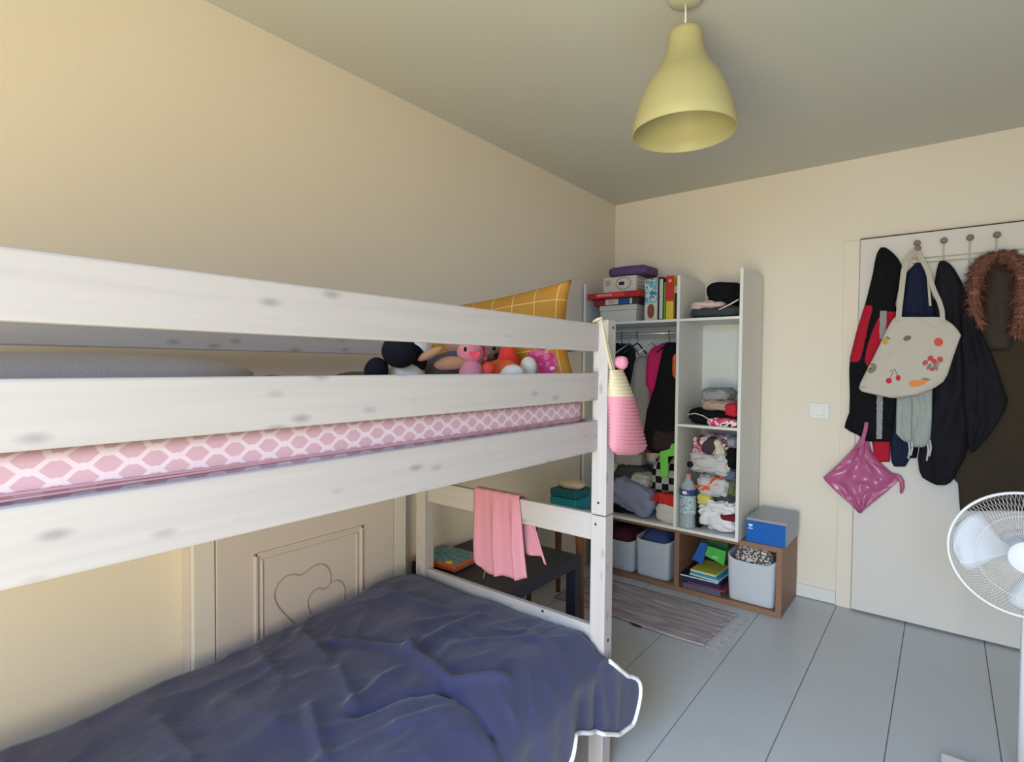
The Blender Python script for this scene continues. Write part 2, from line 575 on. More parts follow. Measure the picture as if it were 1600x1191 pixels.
# door on the back wall
DX0, DX1, DZ1 = -0.372, 0.455, 2.022
dr = struct('door_1', bx((DX0 + 0.002, 3.490, 0.012), (DX1, YB - 0.002, DZ1), 0.002), DOORP, 'flat cream door with coats hung over it')
part('door_frame', bx((-0.448, 3.514, 0), (DX0 - 0.004, YB, 2.028), 0.002), WALL, dr)
part('door_frame', bx((DX1 + 0.004, 3.508, 0), (DX1 + 0.075, YB, 2.028), 0.002), DOORP, dr)
part('door_gap_shade', bx((DX0, 3.493, DZ1), (DX1, YB, DZ1 + 0.006)), M('gap_shade_tone', (70, 62, 52), 0.9), dr)  # dark strip painted in for the shade in the gap above the leaf
struct('baseboard_back', bx((-0.88, YB - 0.012, 0.004), (-0.449, YB, 0.076), 0.002), SKIRT, 'pale tile skirting beside the door')
struct('baseboard_left', bx((XL, YF, 0.004), (XL + 0.012, 3.05, 0.076), 0.002), SKIRT)

sw = root('light_switch', 'square white light switch on the wall beside the door', 'light switch', (-0.552, YB, 1.045))
part('plate', bx((-0.602, YB - 0.010, 1.043), (-0.502, YB, 1.13), 0.004), WHITE, sw)
part('rocker', bx((-0.588, YB - 0.015, 1.060), (-0.526, YB - 0.008, 1.116), 0.003), WHITE, sw)

# ------------------------------------------------------------------ pendant lamp
LX, LY = -0.652, 1.673
SHADE = M('lamp_shade_plastic', (180, 173, 126), 0.45, 0.02, 8, spec=0.3)
lamp = root('pendant_lamp', 'pale yellow bell shaped pendant lamp hanging from the ceiling', 'lamp', (LX, LY, 2.05))
prof = [(0.0505, 0.322), (0.0520, 0.310), (0.0550, 0.276), (0.0600, 0.254), (0.0675, 0.236), (0.0830, 0.207), (0.0975, 0.186),
        (0.1110, 0.166), (0.1245, 0.138), (0.1360, 0.108), (0.1470, 0.074), (0.1545, 0.038), (0.1585, 0.0)]
prof = [(r * 0.985, h * 0.945) for r, h in prof]
inner = [(r - 0.004, h) for r, h in prof[::-1]]
sh = lathe(new_bm(), [(0.012, 0.310), (0.043, 0.310)] + prof + [(0.154, -0.002)] + inner + [(0.012, 0.304)], (LX, LY, 2.054), 56)
part('shade', sh, SHADE, lamp)
part('cord', tube(new_bm(), [(LX, LY, 2.35), (LX, LY, 2.455)], 0.0035, 8), WHITE, lamp)
part('socket', lathe(new_bm(), [(0.02, 0.05), (0.022, 0.0), (0.018, -0.04), (0.0, -0.045)], (LX, LY, 2.325), 16), WHITE, lamp)
part('ceiling_rose', lathe(new_bm(), [(0.056, 0.0), (0.056, -0.006), (0.050, -0.016), (0.036, -0.024), (0.010, -0.027), (0.0, -0.027)], (LX, LY, ZC), 32), M('ceiling_rose_plastic', (196, 192, 164), 0.5), lamp)

# ------------------------------------------------------------------ bunk bed
RX, PX0, PX1 = -0.859, -0.880, -0.827         # rail face, front post span
PY0, PY1 = 1.530, 1.583                        # far posts
QY0, QY1 = -0.52, -0.467                       # near posts
BX0, BX1 = -1.710, -1.657                      # back posts
bed = root('bunk_bed', 'whitewashed pine bunk bed along the left wall', 'bunk bed', (-1.27, 0.53, 0))
for (x0, x1) in ((PX0, PX1), (BX0, BX1)):
    for (y0, y1) in ((PY0, PY1), (QY0, QY1)):
        lo = part('post', bx((x0, y0, 0), (x1, y1, 0.853), 0.003), WOOD_Z, bed)
        hi = part('post', bx((x0, y0, 0.856), (x1, y1, 1.476), 0.003), WOOD_Z, bed)
        if x1 == PX1 and y0 == PY0:
            for z in (1.452, 1.150):
                part('bolt', lathe(new_bm(), [(0.005, 0), (0.005, 0.002), (0.0, 0.002)], (x1 - 0.0005, 1.562, z), 10, axis=(1, 0, 0)), BOLT, hi)
            part('bolt', lathe(new_bm(), [(0.005, 0), (0.005, 0.002), (0.0, 0.002)], (x1 - 0.0005, 1.556, 0.45), 10, axis=(1, 0, 0)), BOLT, lo)
            part('bolt', lathe(new_bm(), [(0.004, 0), (0.004, 0.002), (0.0, 0.002)], (-0.853, y0 + 0.0005, 0.895), 10, axis=(0, -1, 0)), BOLT, hi)
            part('bolt', lathe(new_bm(), [(0.004, 0), (0.004, 0.002), (0.0, 0.002)], (-0.862, y0 + 0.0005, 0.825), 10, axis=(0, -1, 0)), BOLT, lo)
TH = 0.021
for name, z0, z1 in (('guard_rail', 1.3765, 1.4635), ('guard_rail', 1.222, 1.309), ('side_rail', 1.060, 1.157)):
    part(name, bx((RX - TH, QY1, z0), (RX, PY0, z1), 0.004), WOOD_Y, bed)
part('guard_rail', bx((BX1 - TH, QY1, 1.366), (BX1, PY0, 1.4535), 0.004), WOOD_Y, bed, 'back guard rail of the upper bunk')
part('side_rail', bx((BX1 - TH, QY1, 1.060), (BX1, PY0, 1.157), 0.004), WOOD_Y, bed)
part('side_rail', bx((RX - TH, QY1, 0.20), (RX, PY0, 0.33), 0.004), WOOD_Y, bed)
part('side_rail', bx((BX1 - TH, QY1, 0.20), (BX1, PY0, 0.33), 0.004), WOOD_Y, bed)
for y0 in (PY0 + 0.014, QY0 + 0.014):
    yy = y0 + 0.024
    part('end_rail', bx((BX1, y0, 1.3765), (PX0, yy, 1.4635), 0.004), WOOD_X, bed)
    part('end_rail', bx((BX1, y0, 1.060), (PX0, yy, 1.157), 0.004), WOOD_X, bed)
    part('end_rail', bx((BX1, y0, 0.766), (PX0, yy, 0.853), 0.004), WOOD_X, bed)
    eb = part('end_board', bx((BX1, y0, 0.20), (PX0, yy, 0.486), 0.004), WOOD_X, bed)
    if y0 > 1:
        p = at(848, 955, Y=y0)
        part('bolt', lathe(new_bm(), [(0.005, 0), (0.005, 0.002), (0.0, 0.002)], (p.x, y0 + 0.0005, p.z), 10, axis=(0, -1, 0)), BOLT, eb)
part('bed_base', bx((BX1, QY1, 1.066), (RX - TH, PY0, 1.082)), WOOD_Y, bed)
part('bed_base', bx((BX1, QY1, 0.20), (RX - TH, PY0, 0.215)), WOOD_Y, bed)

# mattresses
mt = root('upper_mattress', 'upper bunk mattress in a pink sheet with pale lattice pattern', 'mattress', (-1.27, 0.5, 1.083))
def soft_slab(lo, hi, r, amp, seed):
    bm = bx(lo, hi, r, seg=3)
    bmesh.ops.subdivide_edges(bm, edges=[e for e in bm.edges if e.calc_length() > 0.2], cuts=40, use_grid_fill=True)
    for v in bm.verts:
        v.co += Vector((noise.noise(v.co * 7 + Vector((seed, 0, 0))), 0, 0.6 * noise.noise(v.co * 5))) * amp
    for f in bm.faces: f.smooth = True
    return bm
part('sheet', soft_slab((-1.650, -0.45, 1.0835), (-0.886, 1.482, 1.222), 0.018, 0.0025, 1), trellis_mat(), mt)
hem = new_bm()
for k, (zz, xx) in enumerate(((1.160, -0.8835), (1.166, -0.8845))):
    tube(hem, [(xx + 0.0008 * math.sin(y * 9 + k), y, zz + 0.0025 * math.sin(y * 3.1 + k * 2) + 0.004 * (y / 1.5)) for y in np.linspace(-0.44, 1.47, 60)], 0.0022, 6)
part('hem', hem, M('pink_hem_cotton', (186, 140, 154), 0.9), mt)
single('lower_mattress', soft_slab((-1.650, -0.45, 0.216), (-0.886, 1.525, 0.36), 0.02, 0.002, 2), WHITEC,
       'lower bunk mattress mostly hidden under the navy duvet', 'mattress')

# ------------------------------------------------------------------ navy duvet on the lower bunk
DUV = M('navy_duvet_cotton', (58, 60, 94), 0.85, 0.05, 8, 0.55, 38, spec=0.2, sheen=0.25)
def px_seg(pts, amp, w):
    return [(at(x, y, Z=0.46).to_2d()) for x, y in pts], amp, w
CREASE = [px_seg(p, a, w) for p, a, w in (
    (((520, 1000), (585, 1010), (640, 1026)), 0.016, 0.018), (((640, 1026), (690, 995), (752, 968)), 0.018, 0.022),
    (((640, 1026), (675, 1050), (705, 1070), (790, 1070)), 0.020, 0.018), (((530, 1045), (552, 1100)), 0.014, 0.016),
    (((470, 985), (512, 1030)), 0.014, 0.020), (((485, 1105), (505, 1180)), 0.016, 0.018),
    (((545, 1105), (620, 1052)), 0.016, 0.018), (((700, 1078), (770, 1130)), -0.014, 0.020),
    (((765, 1135), (785, 1191)), 0.012, 0.014), (((800, 1100), (850, 1150)), 0.010, 0.014),
    (((712, 990), (745, 1010), (830, 1005)), 0.010, 0.016), (((600, 935), (690, 960)), 0.012, 0.025),
    (((820, 990), (890, 1040)), 0.010, 0.018), (((360, 1080), (430, 1130)), 0.012, 0.03), (((250, 1110), (300, 1180)), 0.012, 0.025),
    (((555, 1115), (640, 1085), (700, 1080)), -0.014, 0.02), (((620, 1135), (700, 1110)), 0.012, 0.018), (((400, 1010), (440, 1060)), 0.010, 0.02),
    (((860, 1060), (880, 1130)), 0.010, 0.012), (((830, 1060), (840, 1140)), 0.008, 0.012))]
def seg_d(p, a, b):
    ab = b - a; t = max(0, min(1, (p - a).dot(ab) / max(1e-9, ab.length_squared)))
    return (p - (a + ab * t)).length
def duvet_z(x, y):
    z = float(np.interp(y, [-0.45, 0.25, 0.66, 1.02, 1.20, 1.31, 1.41, 1.50, 1.53], [0.425, 0.425, 0.435, 0.452, 0.472, 0.488, 0.482, 0.466, 0.440]))
    edge = min(1.0, (-0.835 - x) / 0.10)
    u = (x + 1.70) / 0.86
    if x > -1.45: z = z * (1 - 0.6 * min(1, (x + 1.45) / 0.2)) + 0.468 * 0.6 * min(1, (x + 1.45) / 0.2)
    z -= 0.045 * (1 - max(0.0, edge)) ** 2
    wn = 1 - abs(noise.noise(Vector((x * 9 + 2 * noise.noise(Vector((x * 3, y * 3, 5))), y * 5, 2.2)))) * 2.2
    z += 0.005 * max(0, wn) ** 2
    z += 0.012 * noise.noise(Vector((x * 4, y * 4, 0.3))) + 0.006 * noise.noise(Vector((x * 11, y * 11, 1.3)))
    p = Vector((x, y))
    for pts, amp, w in CREASE:
        d = min(seg_d(p, a, b) for a, b in zip(pts, pts[1:]))
        if d < 4 * w:
            z += amp * (0.5 * math.exp(-(d / w) ** 2) + 0.55 * math.exp(-d / (0.55 * w)))
    return z
dv = root('duvet', 'crumpled navy duvet with white piping spread over the lower bunk', 'duvet', (-1.27, 0.6, 0.36))
dbm = new_bm()
def hem_z(y):
    return float(np.interp(y, [-0.5, 0.9, 1.20, 1.285, 1.325, 1.45, 1.56, 1.64, 1.71], [0.10, 0.12, 0.165, 0.225, 0.272, 0.215, 0.158, 0.150, 0.20]))
NX, NY, NV = 92, 230, 28
sheet = []
for i in range(NX + NV + 1):
    row = []
    for j in range(NY + 1):
        a = j / NY
        if i <= NX:                                   # lying on the mattress
            x = -1.700 + 0.865 * i / NX
            ymax = 1.527 - 0.022 * max(0.0, (x + 0.95) / 0.115) ** 1.5 if x > -0.95 else 1.527
            y = -0.45 + (ymax + 0.45) * a
            z = duvet_z(x, y)
            if i == 0: z -= 0.03
            row.append(Vector((x, y, z)))
        else:                                         # hanging front with the loose corner swinging past the post
            v = (i - NX) / NV
            rb = float(np.interp(v, [0, 0.12, 0.25, 0.35, 0.5, 0.6, 0.7, 0.8, 0.88, 0.95, 1.0], [1.505, 1.535, 1.577, 1.612, 1.662, 1.687, 1.702, 1.704, 1.696, 1.679, 1.655]))
            y = -0.45 + (rb + 0.45) * a
            zt = duvet_z(-0.835, min(y, 1.505))
            z = zt + (hem_z(y) - zt) * v
            x = -0.835 + 0.030 * math.sin(min(1.0, v * 4) * math.pi / 2)
            x += (0.010 * math.sin(y * 26 + 1.5 * math.sin(y * 7)) + 0.006 * math.sin(y * 53 + 2)) * min(1, v * 2.0)
            if y > 1.46: x = max(x, -0.814 + 0.02 * v) + 0.02 * (y - 1.46) * 4 * v
            row.append(Vector((x, y, z)))
    sheet.append(row)
grid(dbm, sheet)
bmesh.ops.recalc_face_normals(dbm, faces=dbm.faces[:])
cover = part('cover', dbm, DUV, dv)
sol = cover.modifiers.new('thickness', 'SOLIDIFY'); sol.thickness = 0.008; sol.offset = -1
pip = new_bm()
edge_pts = [r[-1] for r in sheet[NX + 3:]] + [p for p in sheet[-1][::-1][1:]]
edge_pts = [p + Vector((0.003, 0.002, -0.001)) for p in edge_pts]
tube(pip, edge_pts, 0.0068, 8)
part('piping', pip, M('white_piping', (236, 236, 242), 0.8), dv)

# ------------------------------------------------------------------ cupboard front with hearts behind the bed
CUPM = M('cupboard_paint', (205, 194, 192), 0.6, 0.02, 6)
CUPL = M('cupboard_groove_paint', (180, 162, 168), 0.6, 0.02, 6)
CFX = -1.790
cy0, cy1 = at(338, 930, X=CFX).y, at(615, 840, X=CFX).y
cp = root('heart_cupboard', 'low cupboard door with carved hearts on the wall behind the bed', 'cupboard', (CFX, (cy0 + cy1) / 2, 0))
part('carcass', bx((XL + 0.002, cy0 - 0.07, 0.0), (CFX - 0.022, cy1 + 0.07, 1.15)), CUPM, cp)
part('frame_stile', bx((CFX - 0.022, cy0 - 0.068, 0.0), (CFX, cy0 - 0.003, 1.15), 0.003), DOORP, cp)
part('frame_stile', bx((CFX - 0.022, cy1 + 0.003, 0.0), (CFX, cy1 + 0.068, 1.15), 0.003), DOORP, cp)
cd = part('door', bx((CFX - 0.020, cy0, 0.02), (CFX + 0.002, cy1, 1.12), 0.002), CUPM, cp)
my0, my1 = at(396, 870, X=CFX).y, at(566, 820, X=CFX).y
mz1 = at(566, 820, X=CFX).z
for inset, w in ((0.0, 0.012), (0.024, 0.007)):
    a0, a1, b0, b1 = my0 + inset, my1 - inset, 0.16 + inset, mz1 - inset
    for lo, hi in (((a0, b1 - w), (a1, b1)), ((a0, b0), (a1, b0 + w)), ((a0, b0), (a0 + w, b1)), ((a1 - w, b0), (a1, b1))):
        part('moulding', bx((CFX, lo[0], lo[1]), (CFX + 0.009 - inset * 0.1, hi[0], hi[1]), 0.003), CUPM, cd)
def heart(px):
    ps = [at(x, y, X=CFX + 0.004) for x, y in px]
    out = []
    n = len(ps)
    for i in range(n - 1):
        p0, p1, p2, p3 = ps[max(i - 1, 0)], ps[i], ps[i + 1], ps[min(i + 2, n - 1)]
        for s in range(6):
            t = s / 6
            out.append(0.5 * ((2 * p1) + (p2 - p0) * t + (2 * p0 - 5 * p1 + 4 * p2 - p3) * t * t + (3 * p1 - p0 - 3 * p2 + p3) * t ** 3))
    out.append(ps[-1])
    return tube(new_bm(), out, 0.0024, 6)
part('heart_outline', heart([(470, 985), (452, 968), (434, 948), (428, 930), (434, 912), (447, 901), (460, 898), (470, 899), (480, 892), (492, 884), (503, 882), (512, 888), (516, 900), (515, 912)]), CUPL, cd)
part('heart_outline', heart([(500, 975), (485, 958), (480, 942), (485, 928), (496, 920), (508, 920), (515, 912), (525, 907), (534, 911), (538, 922), (536, 940), (524, 960), (510, 978)]), CUPL, cd)

# ------------------------------------------------------------------ things on the upper bunk
GREYP = M('grey_pillow_flannel', (150, 144, 146), 0.95, 0.05, 20, 0.3, 200, spec=0.1)
bm = blob(new_bm(), (-1.47, 0.30, 1.292), (0.34, 0.80, 0.110), p=4, pz=2.6, amp=0.008, freq=4, seed=3, nu=48, nv=20)
single('pillow', bm, GREYP, 'flat grey pillow lying at the near end of the upper bunk', 'pillow')
BRN = M('dark_plum_fleece', (86, 68, 70), 0.95, 0.1, 30, 0.3, 200, spec=0.1)
single('blanket', blob(new_bm(), (-1.36, 0.76, 1.266), (0.20, 0.16, 0.066), p=3, amp=0.012, freq=9, seed=4), BRN,
       'dark plum blanket bunched up beside the grey pillow', 'blanket')
single('scarf', blob(new_bm(), (-1.36, 1.00, 1.266), (0.20, 0.14, 0.070), p=3, amp=0.012, freq=9, seed=6), BRN,
       'dark plum scarf lying between blanket and panda toy', 'scarf')

# yellow checked pillow leaning on the bed end
def cushion(w, h, t, n=36):
    P = {1: [], -1: []}
    bm = new_bm()
    uv = bm.loops.layers.uv.new('UVMap')
    coords = {}
    for sgn in (1, -1):
        V = []
        for i in range(n + 1):
            row = []
            for j in range(n + 1):
                u = -1 + 2 * i / n; v = -1 + 2 * j / n
                pin = 1 - 0.10 * (1 - abs(v) ** 2) * abs(u) ** 3
                pin2 = 1 - 0.10 * (1 - abs(u) ** 2) * abs(v) ** 3
                th = t / 2 * ((1 - u ** 4) * (1 - v ** 4)) ** 0.55
                th *= 1 + 0.12 * noise.noise(Vector((u * 2, v * 2, sgn)))
                q = bm.verts.new((u * w / 2 * pin, sgn * th, v * h / 2 * pin2))
                coords[q] = (u * w / 2 + 0.5, v * h / 2 + 0.5)
                row.append(q)
            V.append(row)
        for i in range(n):
            for j in range(n):
                f = bm.faces.new((V[i][j], V[i + 1][j], V[i + 1][j + 1], V[i][j + 1])); f.smooth = True
    for f in bm.faces:
        for l in f.loops: l[uv].uv = coords[l.vert]
    bmesh.ops.remove_doubles(bm, verts=bm.verts[:], dist=1e-5)
    bmesh.ops.recalc_face_normals(bm, faces=bm.faces[:])
    return bm
bm = cushion(0.58, 0.335, 0.11)
Rm = Matrix.Rotation(math.radians(8), 3, 'Z') @ Matrix.Rotation(math.radians(-9), 3, 'X') @ Matrix.Rotation(math.radians(-7), 3, 'Y')
bmesh.ops.rotate(bm, verts=bm.verts[:], cent=(0, 0, 0), matrix=Rm)
bmesh.ops.translate(bm, verts=bm.verts[:], vec=(-1.196, 1.420, 1.406))
single('checked_pillow', bm, check_mat('mustard_windowpane_check', (166, 118, 50), (204, 176, 118), 0.080, 0.016),
       'mustard yellow pillow with white check lines propped at the bed end', 'pillow')

TOYX = -1.12
def toy_at(x, y, X=TOYX): return at(x, y, X=X)
def pxr(n, p):  # length of n photograph pixels at a point
    return n * (Vector(p) - CAM).dot(FWD) / F_PX
FUR_B = M('black_plush', (26, 28, 36), 0.95, 0.15, 60, 0.5, 260, spec=0.1)
FUR_W = M('white_plush', (214, 212, 212), 0.95, 0.06, 60, 0.5, 260, spec=0.1)
FUR_T = M('tan_plush', (178, 136, 112), 0.95, 0.08, 60, 0.5, 260, spec=0.1)
FUR_P = M('pink_plush', (200, 130, 152), 0.95, 0.06, 60, 0.5, 260, spec=0.1)
FUR_N = M('brown_plush', (134, 108, 92), 0.95, 0.1, 60, 0.5, 260, spec=0.1)
FUR_O = M('orange_plush', (212, 102, 66), 0.95, 0.06, 60, 0.5, 260, spec=0.1)
GDRESS = M('slate_dress', (82, 80, 96), 0.95, 0.12, 40, 0.4, 200, spec=0.1)
def ball(x, y, rx, ry, X=TOYX, ry3=None, rot=0.0, p=2.0, amp=0.003, seed=1):
    """ellipsoid seen at photograph position, half sizes in photograph pixels"""
    c = toy_at(x, y, X)
    a, b = pxr(rx, c) * 2, pxr(ry, c) * 2
    d = ry3 if ry3 else min(a, b)
    ang = math.atan2(RIGHT.y, RIGHT.x)
    return blob(new_bm(), c, (a, d, b), (0, rot, ang), p=p, amp=amp, freq=20, seed=seed, nu=20, nv=12)
pd = root('panda_toy', 'black and white panda soft toy lying on the upper bunk', 'soft toy', (toy_at(625, 590).x, toy_at(625, 590).y, 1.235))
part('body', ball(632, 590, 32, 30, amp=0.004), FUR_W, pd)
part('head', ball(652, 549, 22, 20, X=-1.22, amp=0.003, seed=2), FUR_W, pd)
part('leg', ball(588, 579, 18, 20, rot=0.4), FUR_B, pd)
part('arm', ball(624, 549, 27, 26, X=-1.08, rot=0.2), FUR_B, pd)
part('arm', ball(647, 560, 18, 24, X=-1.10, rot=-0.5), FUR_B, pd)
mk = root('doll_toy', 'tan soft toy in a slate dress beside the panda', 'soft toy', (toy_at(690, 600).x, toy_at(690, 600).y, 1.235))
part('dress', ball(688, 582, 46, 25, rot=-0.45, amp=0.006, p=2.6), GDRESS, mk)
part('arm', ball(672, 553, 22, 6.5, X=-1.03, rot=-0.48), FUR_T, mk)
part('arm', ball(704, 568, 26, 10.5, X=-1.02, rot=-0.12), FUR_T, mk)
part('head', ball(714, 538, 20, 18, X=-1.18), FUR_T, mk)
pk = root('pink_dragon_toy', 'pink soft toy with dark eyes and a rose heart cheek', 'soft toy', (toy_at(732, 600, -1.0).x, toy_at(732, 600, -1.0).y, 1.235))
PKX = -0.985
part('head', ball(735, 550, 21, 17, X=PKX), FUR_P, pk)
part('body', ball(736, 583, 19, 24, X=PKX), FUR_P, pk)
for k, (ex, ey) in enumerate(((752, 541), (757, 549), (756, 560))):
    part('crest', ball(ex, ey, 5, 5, X=PKX + 0.01), M('rose_plush', (206, 92, 120), 0.9), pk)
part('eye', ball(727, 546, 2.4, 4, X=PKX + 0.045, amp=0), BLACKC, pk)
hb = new_bm(); hc = at(742, 555, X=PKX + 0.046)
hp = []
for k in range(24):
    a = 2 * math.pi * k / 24
    hx = 16 * math.sin(a) ** 3; hy = 13 * math.cos(a) - 5 * math.cos(2 * a) - 2 * math.cos(3 * a) - math.cos(4 * a)
    hp.append(hc + RIGHT * (hx * 0.0009) + UP * (hy * 0.0008))
extrude_poly(hb, hp, -FWD * 0.006)
part('heart', hb, M('rose_felt', (205, 70, 104), 0.9), pk)
br = root('brown_bear_toy', 'small brown soft toy head peeping between pink and orange toys', 'soft toy', (toy_at(770, 590, -1.16).x, toy_at(770, 590, -1.16).y, 1.235))
part('head', ball(768, 548, 17, 15, X=-1.15), FUR_N, br)
part('body', ball(768, 582, 19, 24, X=-1.15), M('deep_brown_plush', (66, 48, 44), 0.95), br)
part('eye', ball(772, 545, 3, 3, X=-1.105, amp=0), BLACKC, br)
part('muzzle', ball(760, 552, 6, 5, X=-1.10, amp=0), FUR_T, br)
rc = root('red_hat_toy', 'red cone hat of a soft toy behind the orange fish', 'soft toy', (toy_at(800, 590, -1.12).x, toy_at(800, 590, -1.12).y, 1.235))
c = toy_at(793, 590, -1.04)
part('hat', lathe(new_bm(), [(0.058, 0.0), (0.052, 0.04), (0.036, 0.10), (0.020, 0.15), (0.0, 0.165)], (c.x, c.y, 1.238), 24), M('red_felt', (224, 66, 58), 0.9), rc)
part('nose', ball(780, 556, 9, 5, X=-1.06, amp=0), BLACKC, rc)
cf = root('orange_fish_toy', 'orange and white striped soft toy in front of the red hat', 'soft toy', (toy_at(785, 600, -0.98).x, toy_at(785, 600, -0.98).y, 1.235))
part('body', ball(783, 580, 29, 18, X=-0.985, rot=-0.15), FUR_O, cf)
part('fin', ball(762, 577, 10, 11, X=-0.955, rot=0.5), M('coral_plush', (214, 74, 66), 0.9), cf)
part('belly', ball(797, 582, 22, 12, X=-0.955, rot=-0.1), FUR_W, cf)
part('tail', ball(753, 582, 6, 9, X=-0.975, rot=0.6), FUR_W, cf)
pb = root('patterned_plush', 'pink and white patterned soft toy against the yellow pillow', 'soft toy', (toy_at(845, 600, -0.99).x, toy_at(845, 600, -0.99).y, 1.235))
part('body', ball(849, 571, 29, 28, X=-1.00, p=2.4, amp=0.004), patch_mat('pink_blot_print', [(214, 196, 206), (206, 112, 160), (198, 62, 132), (218, 196, 208)], 30), pb)
part('face', ball(826, 574, 13, 16, X=-0.965), FUR_W, pb)

# ------------------------------------------------------------------ knitted bag on the bed post
bg = root('knitted_bag', 'pink and cream knitted bag with pompom hanging on the bed post', 'bag', (-0.795, 1.60, 1.05))
BXp = -0.775
rows = [(578, 954, 972), (590, 954.5, 976), (620, 955, 984), (650, 956, 993), (680, 955.5, 1002), (697, 955, 1007), (705, 957, 1004), (711, 965, 993)]
def side_loft(rows, X, depth, ridge, n=28, m=64):
    ys = [r[0] for r in rows]; rings = []
    for i in range(m + 1):
        t = i / m; y = ys[0] + (ys[-1] - ys[0]) * t
        a = at(float(np.interp(y, ys, [r[1] for r in rows])), y, X=X); b = at(float(np.interp(y, ys, [r[2] for r in rows])), y, X=X)
        e = min(1, 0.35 + t * 2) * min(1.0, math.sqrt(max(0.03, (1 - t) / 0.12)))
        rd = 1 + ridge * math.cos(2 * math.pi * t * 24)
        ring = []
        for k in range(n):
            th = 2 * math.pi * k / n
            p = a.lerp(b, 0.5 - 0.5 * math.cos(th) * (0.97 + 0.03 * rd))
            p.x = X + depth * e * rd * math.sin(th)
            ring.append(p)
        rings.append(ring)
    return rings
R_ = side_loft(rows, BXp, 0.035, 0.08, m=150)
cut = 47
KN_C = M('cream_yarn', (200, 190, 164), 0.95, 0.06, 60, 0.6, 240, spec=0.05)
KN_P = M('pink_yarn', (206, 140, 158), 0.95, 0.06, 60, 0.6, 240, spec=0.05)
b1 = new_bm(); V = grid(b1, R_[:cut + 1], wrap=True); b1.faces.new(V[0])
b2 = new_bm(); V = grid(b2, R_[cut:], wrap=True); b2.faces.new(V[-1])
part('upper_band', b1, KN_C, bg); part('pouch', b2, KN_P, bg)
for k in (0, 1):
    st = new_bm()
    tube(st, [(-0.872, 1.519 - 0.006 * k, 1.468), (-0.858, 1.520 - 0.004 * k, 1.477), (-0.842, 1.522, 1.481), at(939.5, 502 + k, X=-0.822), at(943.5 + 1.5 * k, 524, X=-0.816),
              at(947.5 + 2.5 * k, 545, X=-0.806), at(952 + 3 * k, 566, X=-0.792), at(956 + 3 * k, 581, X=BXp)], 0.0042, 8)
    part('strap', st, KN_C, bg)
pp = new_bm(); c = at(971, 567, X=-0.765); random.seed(5)
blob(pp, c, (0.040, 0.040, 0.040), amp=0.004, freq=60, seed=2, nu=24, nv=14)
part('pompom', pp, M('pink_pompom', (212, 138, 164), 0.95, 0.1, 80, 0.8, 300), bg)

# ------------------------------------------------------------------ pink cloth over the end rail
cl = new_bm()
path = []
yf, yb, zt = PY0 + 0.006, PY0 + 0.048, 0.859
NR = 44
rowsP = []
for k in range(NR + 1):
    s = k / NR
    row = []
    for i in range(31):
        u = i / 30
        x_top = -1.392 + 0.215 * u
        lf = 0.262 + 0.02 * math.sin(u * 7) + 0.05 * min(1, u * 1.6) - 0.05 * max(0, u - 0.75) * 4
        lb = 0.15 + 0.08 * u
        L = lf + 0.04 + lb
        d = s * L
        if d < lf:
            z = zt - (lf - d); y = yf; hang = (lf - d)
        elif d < lf + 0.04:
            a = (d - lf) / 0.04; z = zt + 0.006 * math.sin(a * math.pi); y = yf + (yb - yf) * a; hang = 0
        else:
            z = zt - (d - lf - 0.04); y = yb; hang = d - lf - 0.04
        front = d < lf + 0.02
        x = x_top + hang * (0.16 if front else 0.42) * (0.3 + 0.7 * u)
        y += (-1 if front else 1) * (0.012 * math.sin(u * 15 + 1) + 0.008 * math.sin(u * 31)) * min(1, hang * 6) * (0.4 + u)
        if front: y = min(y, yf + 0.003)
        row.append(Vector((x, y - (0.01 * min(1, hang * 5) if front else -0.006), z)))
    rowsP.append(row)
grid(cl, rowsP)
o = single('pink_cloth', cl, PINKC, 'pink cotton cloth draped over the lower bed end rail', 'cloth')
sm = o.modifiers.new('thickness', 'SOLIDIFY'); sm.thickness = 0.003

# ------------------------------------------------------------------ black side table with a game on it
BLK = M('black_brown_foil', (44, 44, 52), 0.5, 0.06, 10, spec=0.35)
TX0, TX1, TY0, TY1 = -1.850, -1.302, 1.632, 2.180
tb = root('side_table', 'square black side table at the foot of the bunk bed', 'table', ((TX0 + TX1) / 2, (TY0 + TY1) / 2, 0))
part('tabletop', bx((TX0, TY0, 0.40), (TX1, TY1, 0.45), 0.002), BLK, tb)
for lx in (TX0, TX1 - 0.05):
    for ly in (TY0, TY1 - 0.05):
        part('leg', bx((lx, ly, 0), (lx + 0.05, ly + 0.05, 0.40), 0.001), BLK, tb)
gm = root('board_game', 'flat orange game box with a teal printed lid on the black table', 'box', (-1.72, 1.74, 0.451))
ga = math.radians(4)
part('tray', bx((-1.845, 1.640, 0.451), (-1.605, 1.835, 0.478), 0.006, ga), M('orange_plastic', (200, 98, 58), 0.45), gm)
part('lid_print', bx((-1.832, 1.655, 0.4775), (-1.622, 1.820, 0.4805), 0.001, ga), patch_mat('teal_leaf_print', [(40, 74, 92), (70, 128, 142), (110, 160, 160), (52, 96, 112)], 9, 0.4, (3, 14, 3)), gm)
part('badge', lathe(new_bm(), [(0.0, 0.003), (0.018, 0.003), (0.018, 0.0)], (-1.655, 1.672, 0.4800), 18), M('yellow_badge', (214, 176, 48), 0.5), gm)
part('clasp', bx((-1.606, 1.715, 0.458), (-1.598, 1.740, 0.472), 0.001), M('grey_clasp', (120, 118, 116), 0.5), gm)
pn = new_bm(); a = at(764, 870, Z=0.456); b = at(755, 905, Z=0.456)
tube(pn, [a, a.lerp(b, 0.1), a.lerp(b, 0.8), b], [0.003, 0.0045, 0.0045, 0.001], 8)
single('pen', pn, M('silver_pen', (190, 190, 195), 0.25, metallic=0.8), 'thin silver pen lying on the black table under the pink cloth', 'pen')

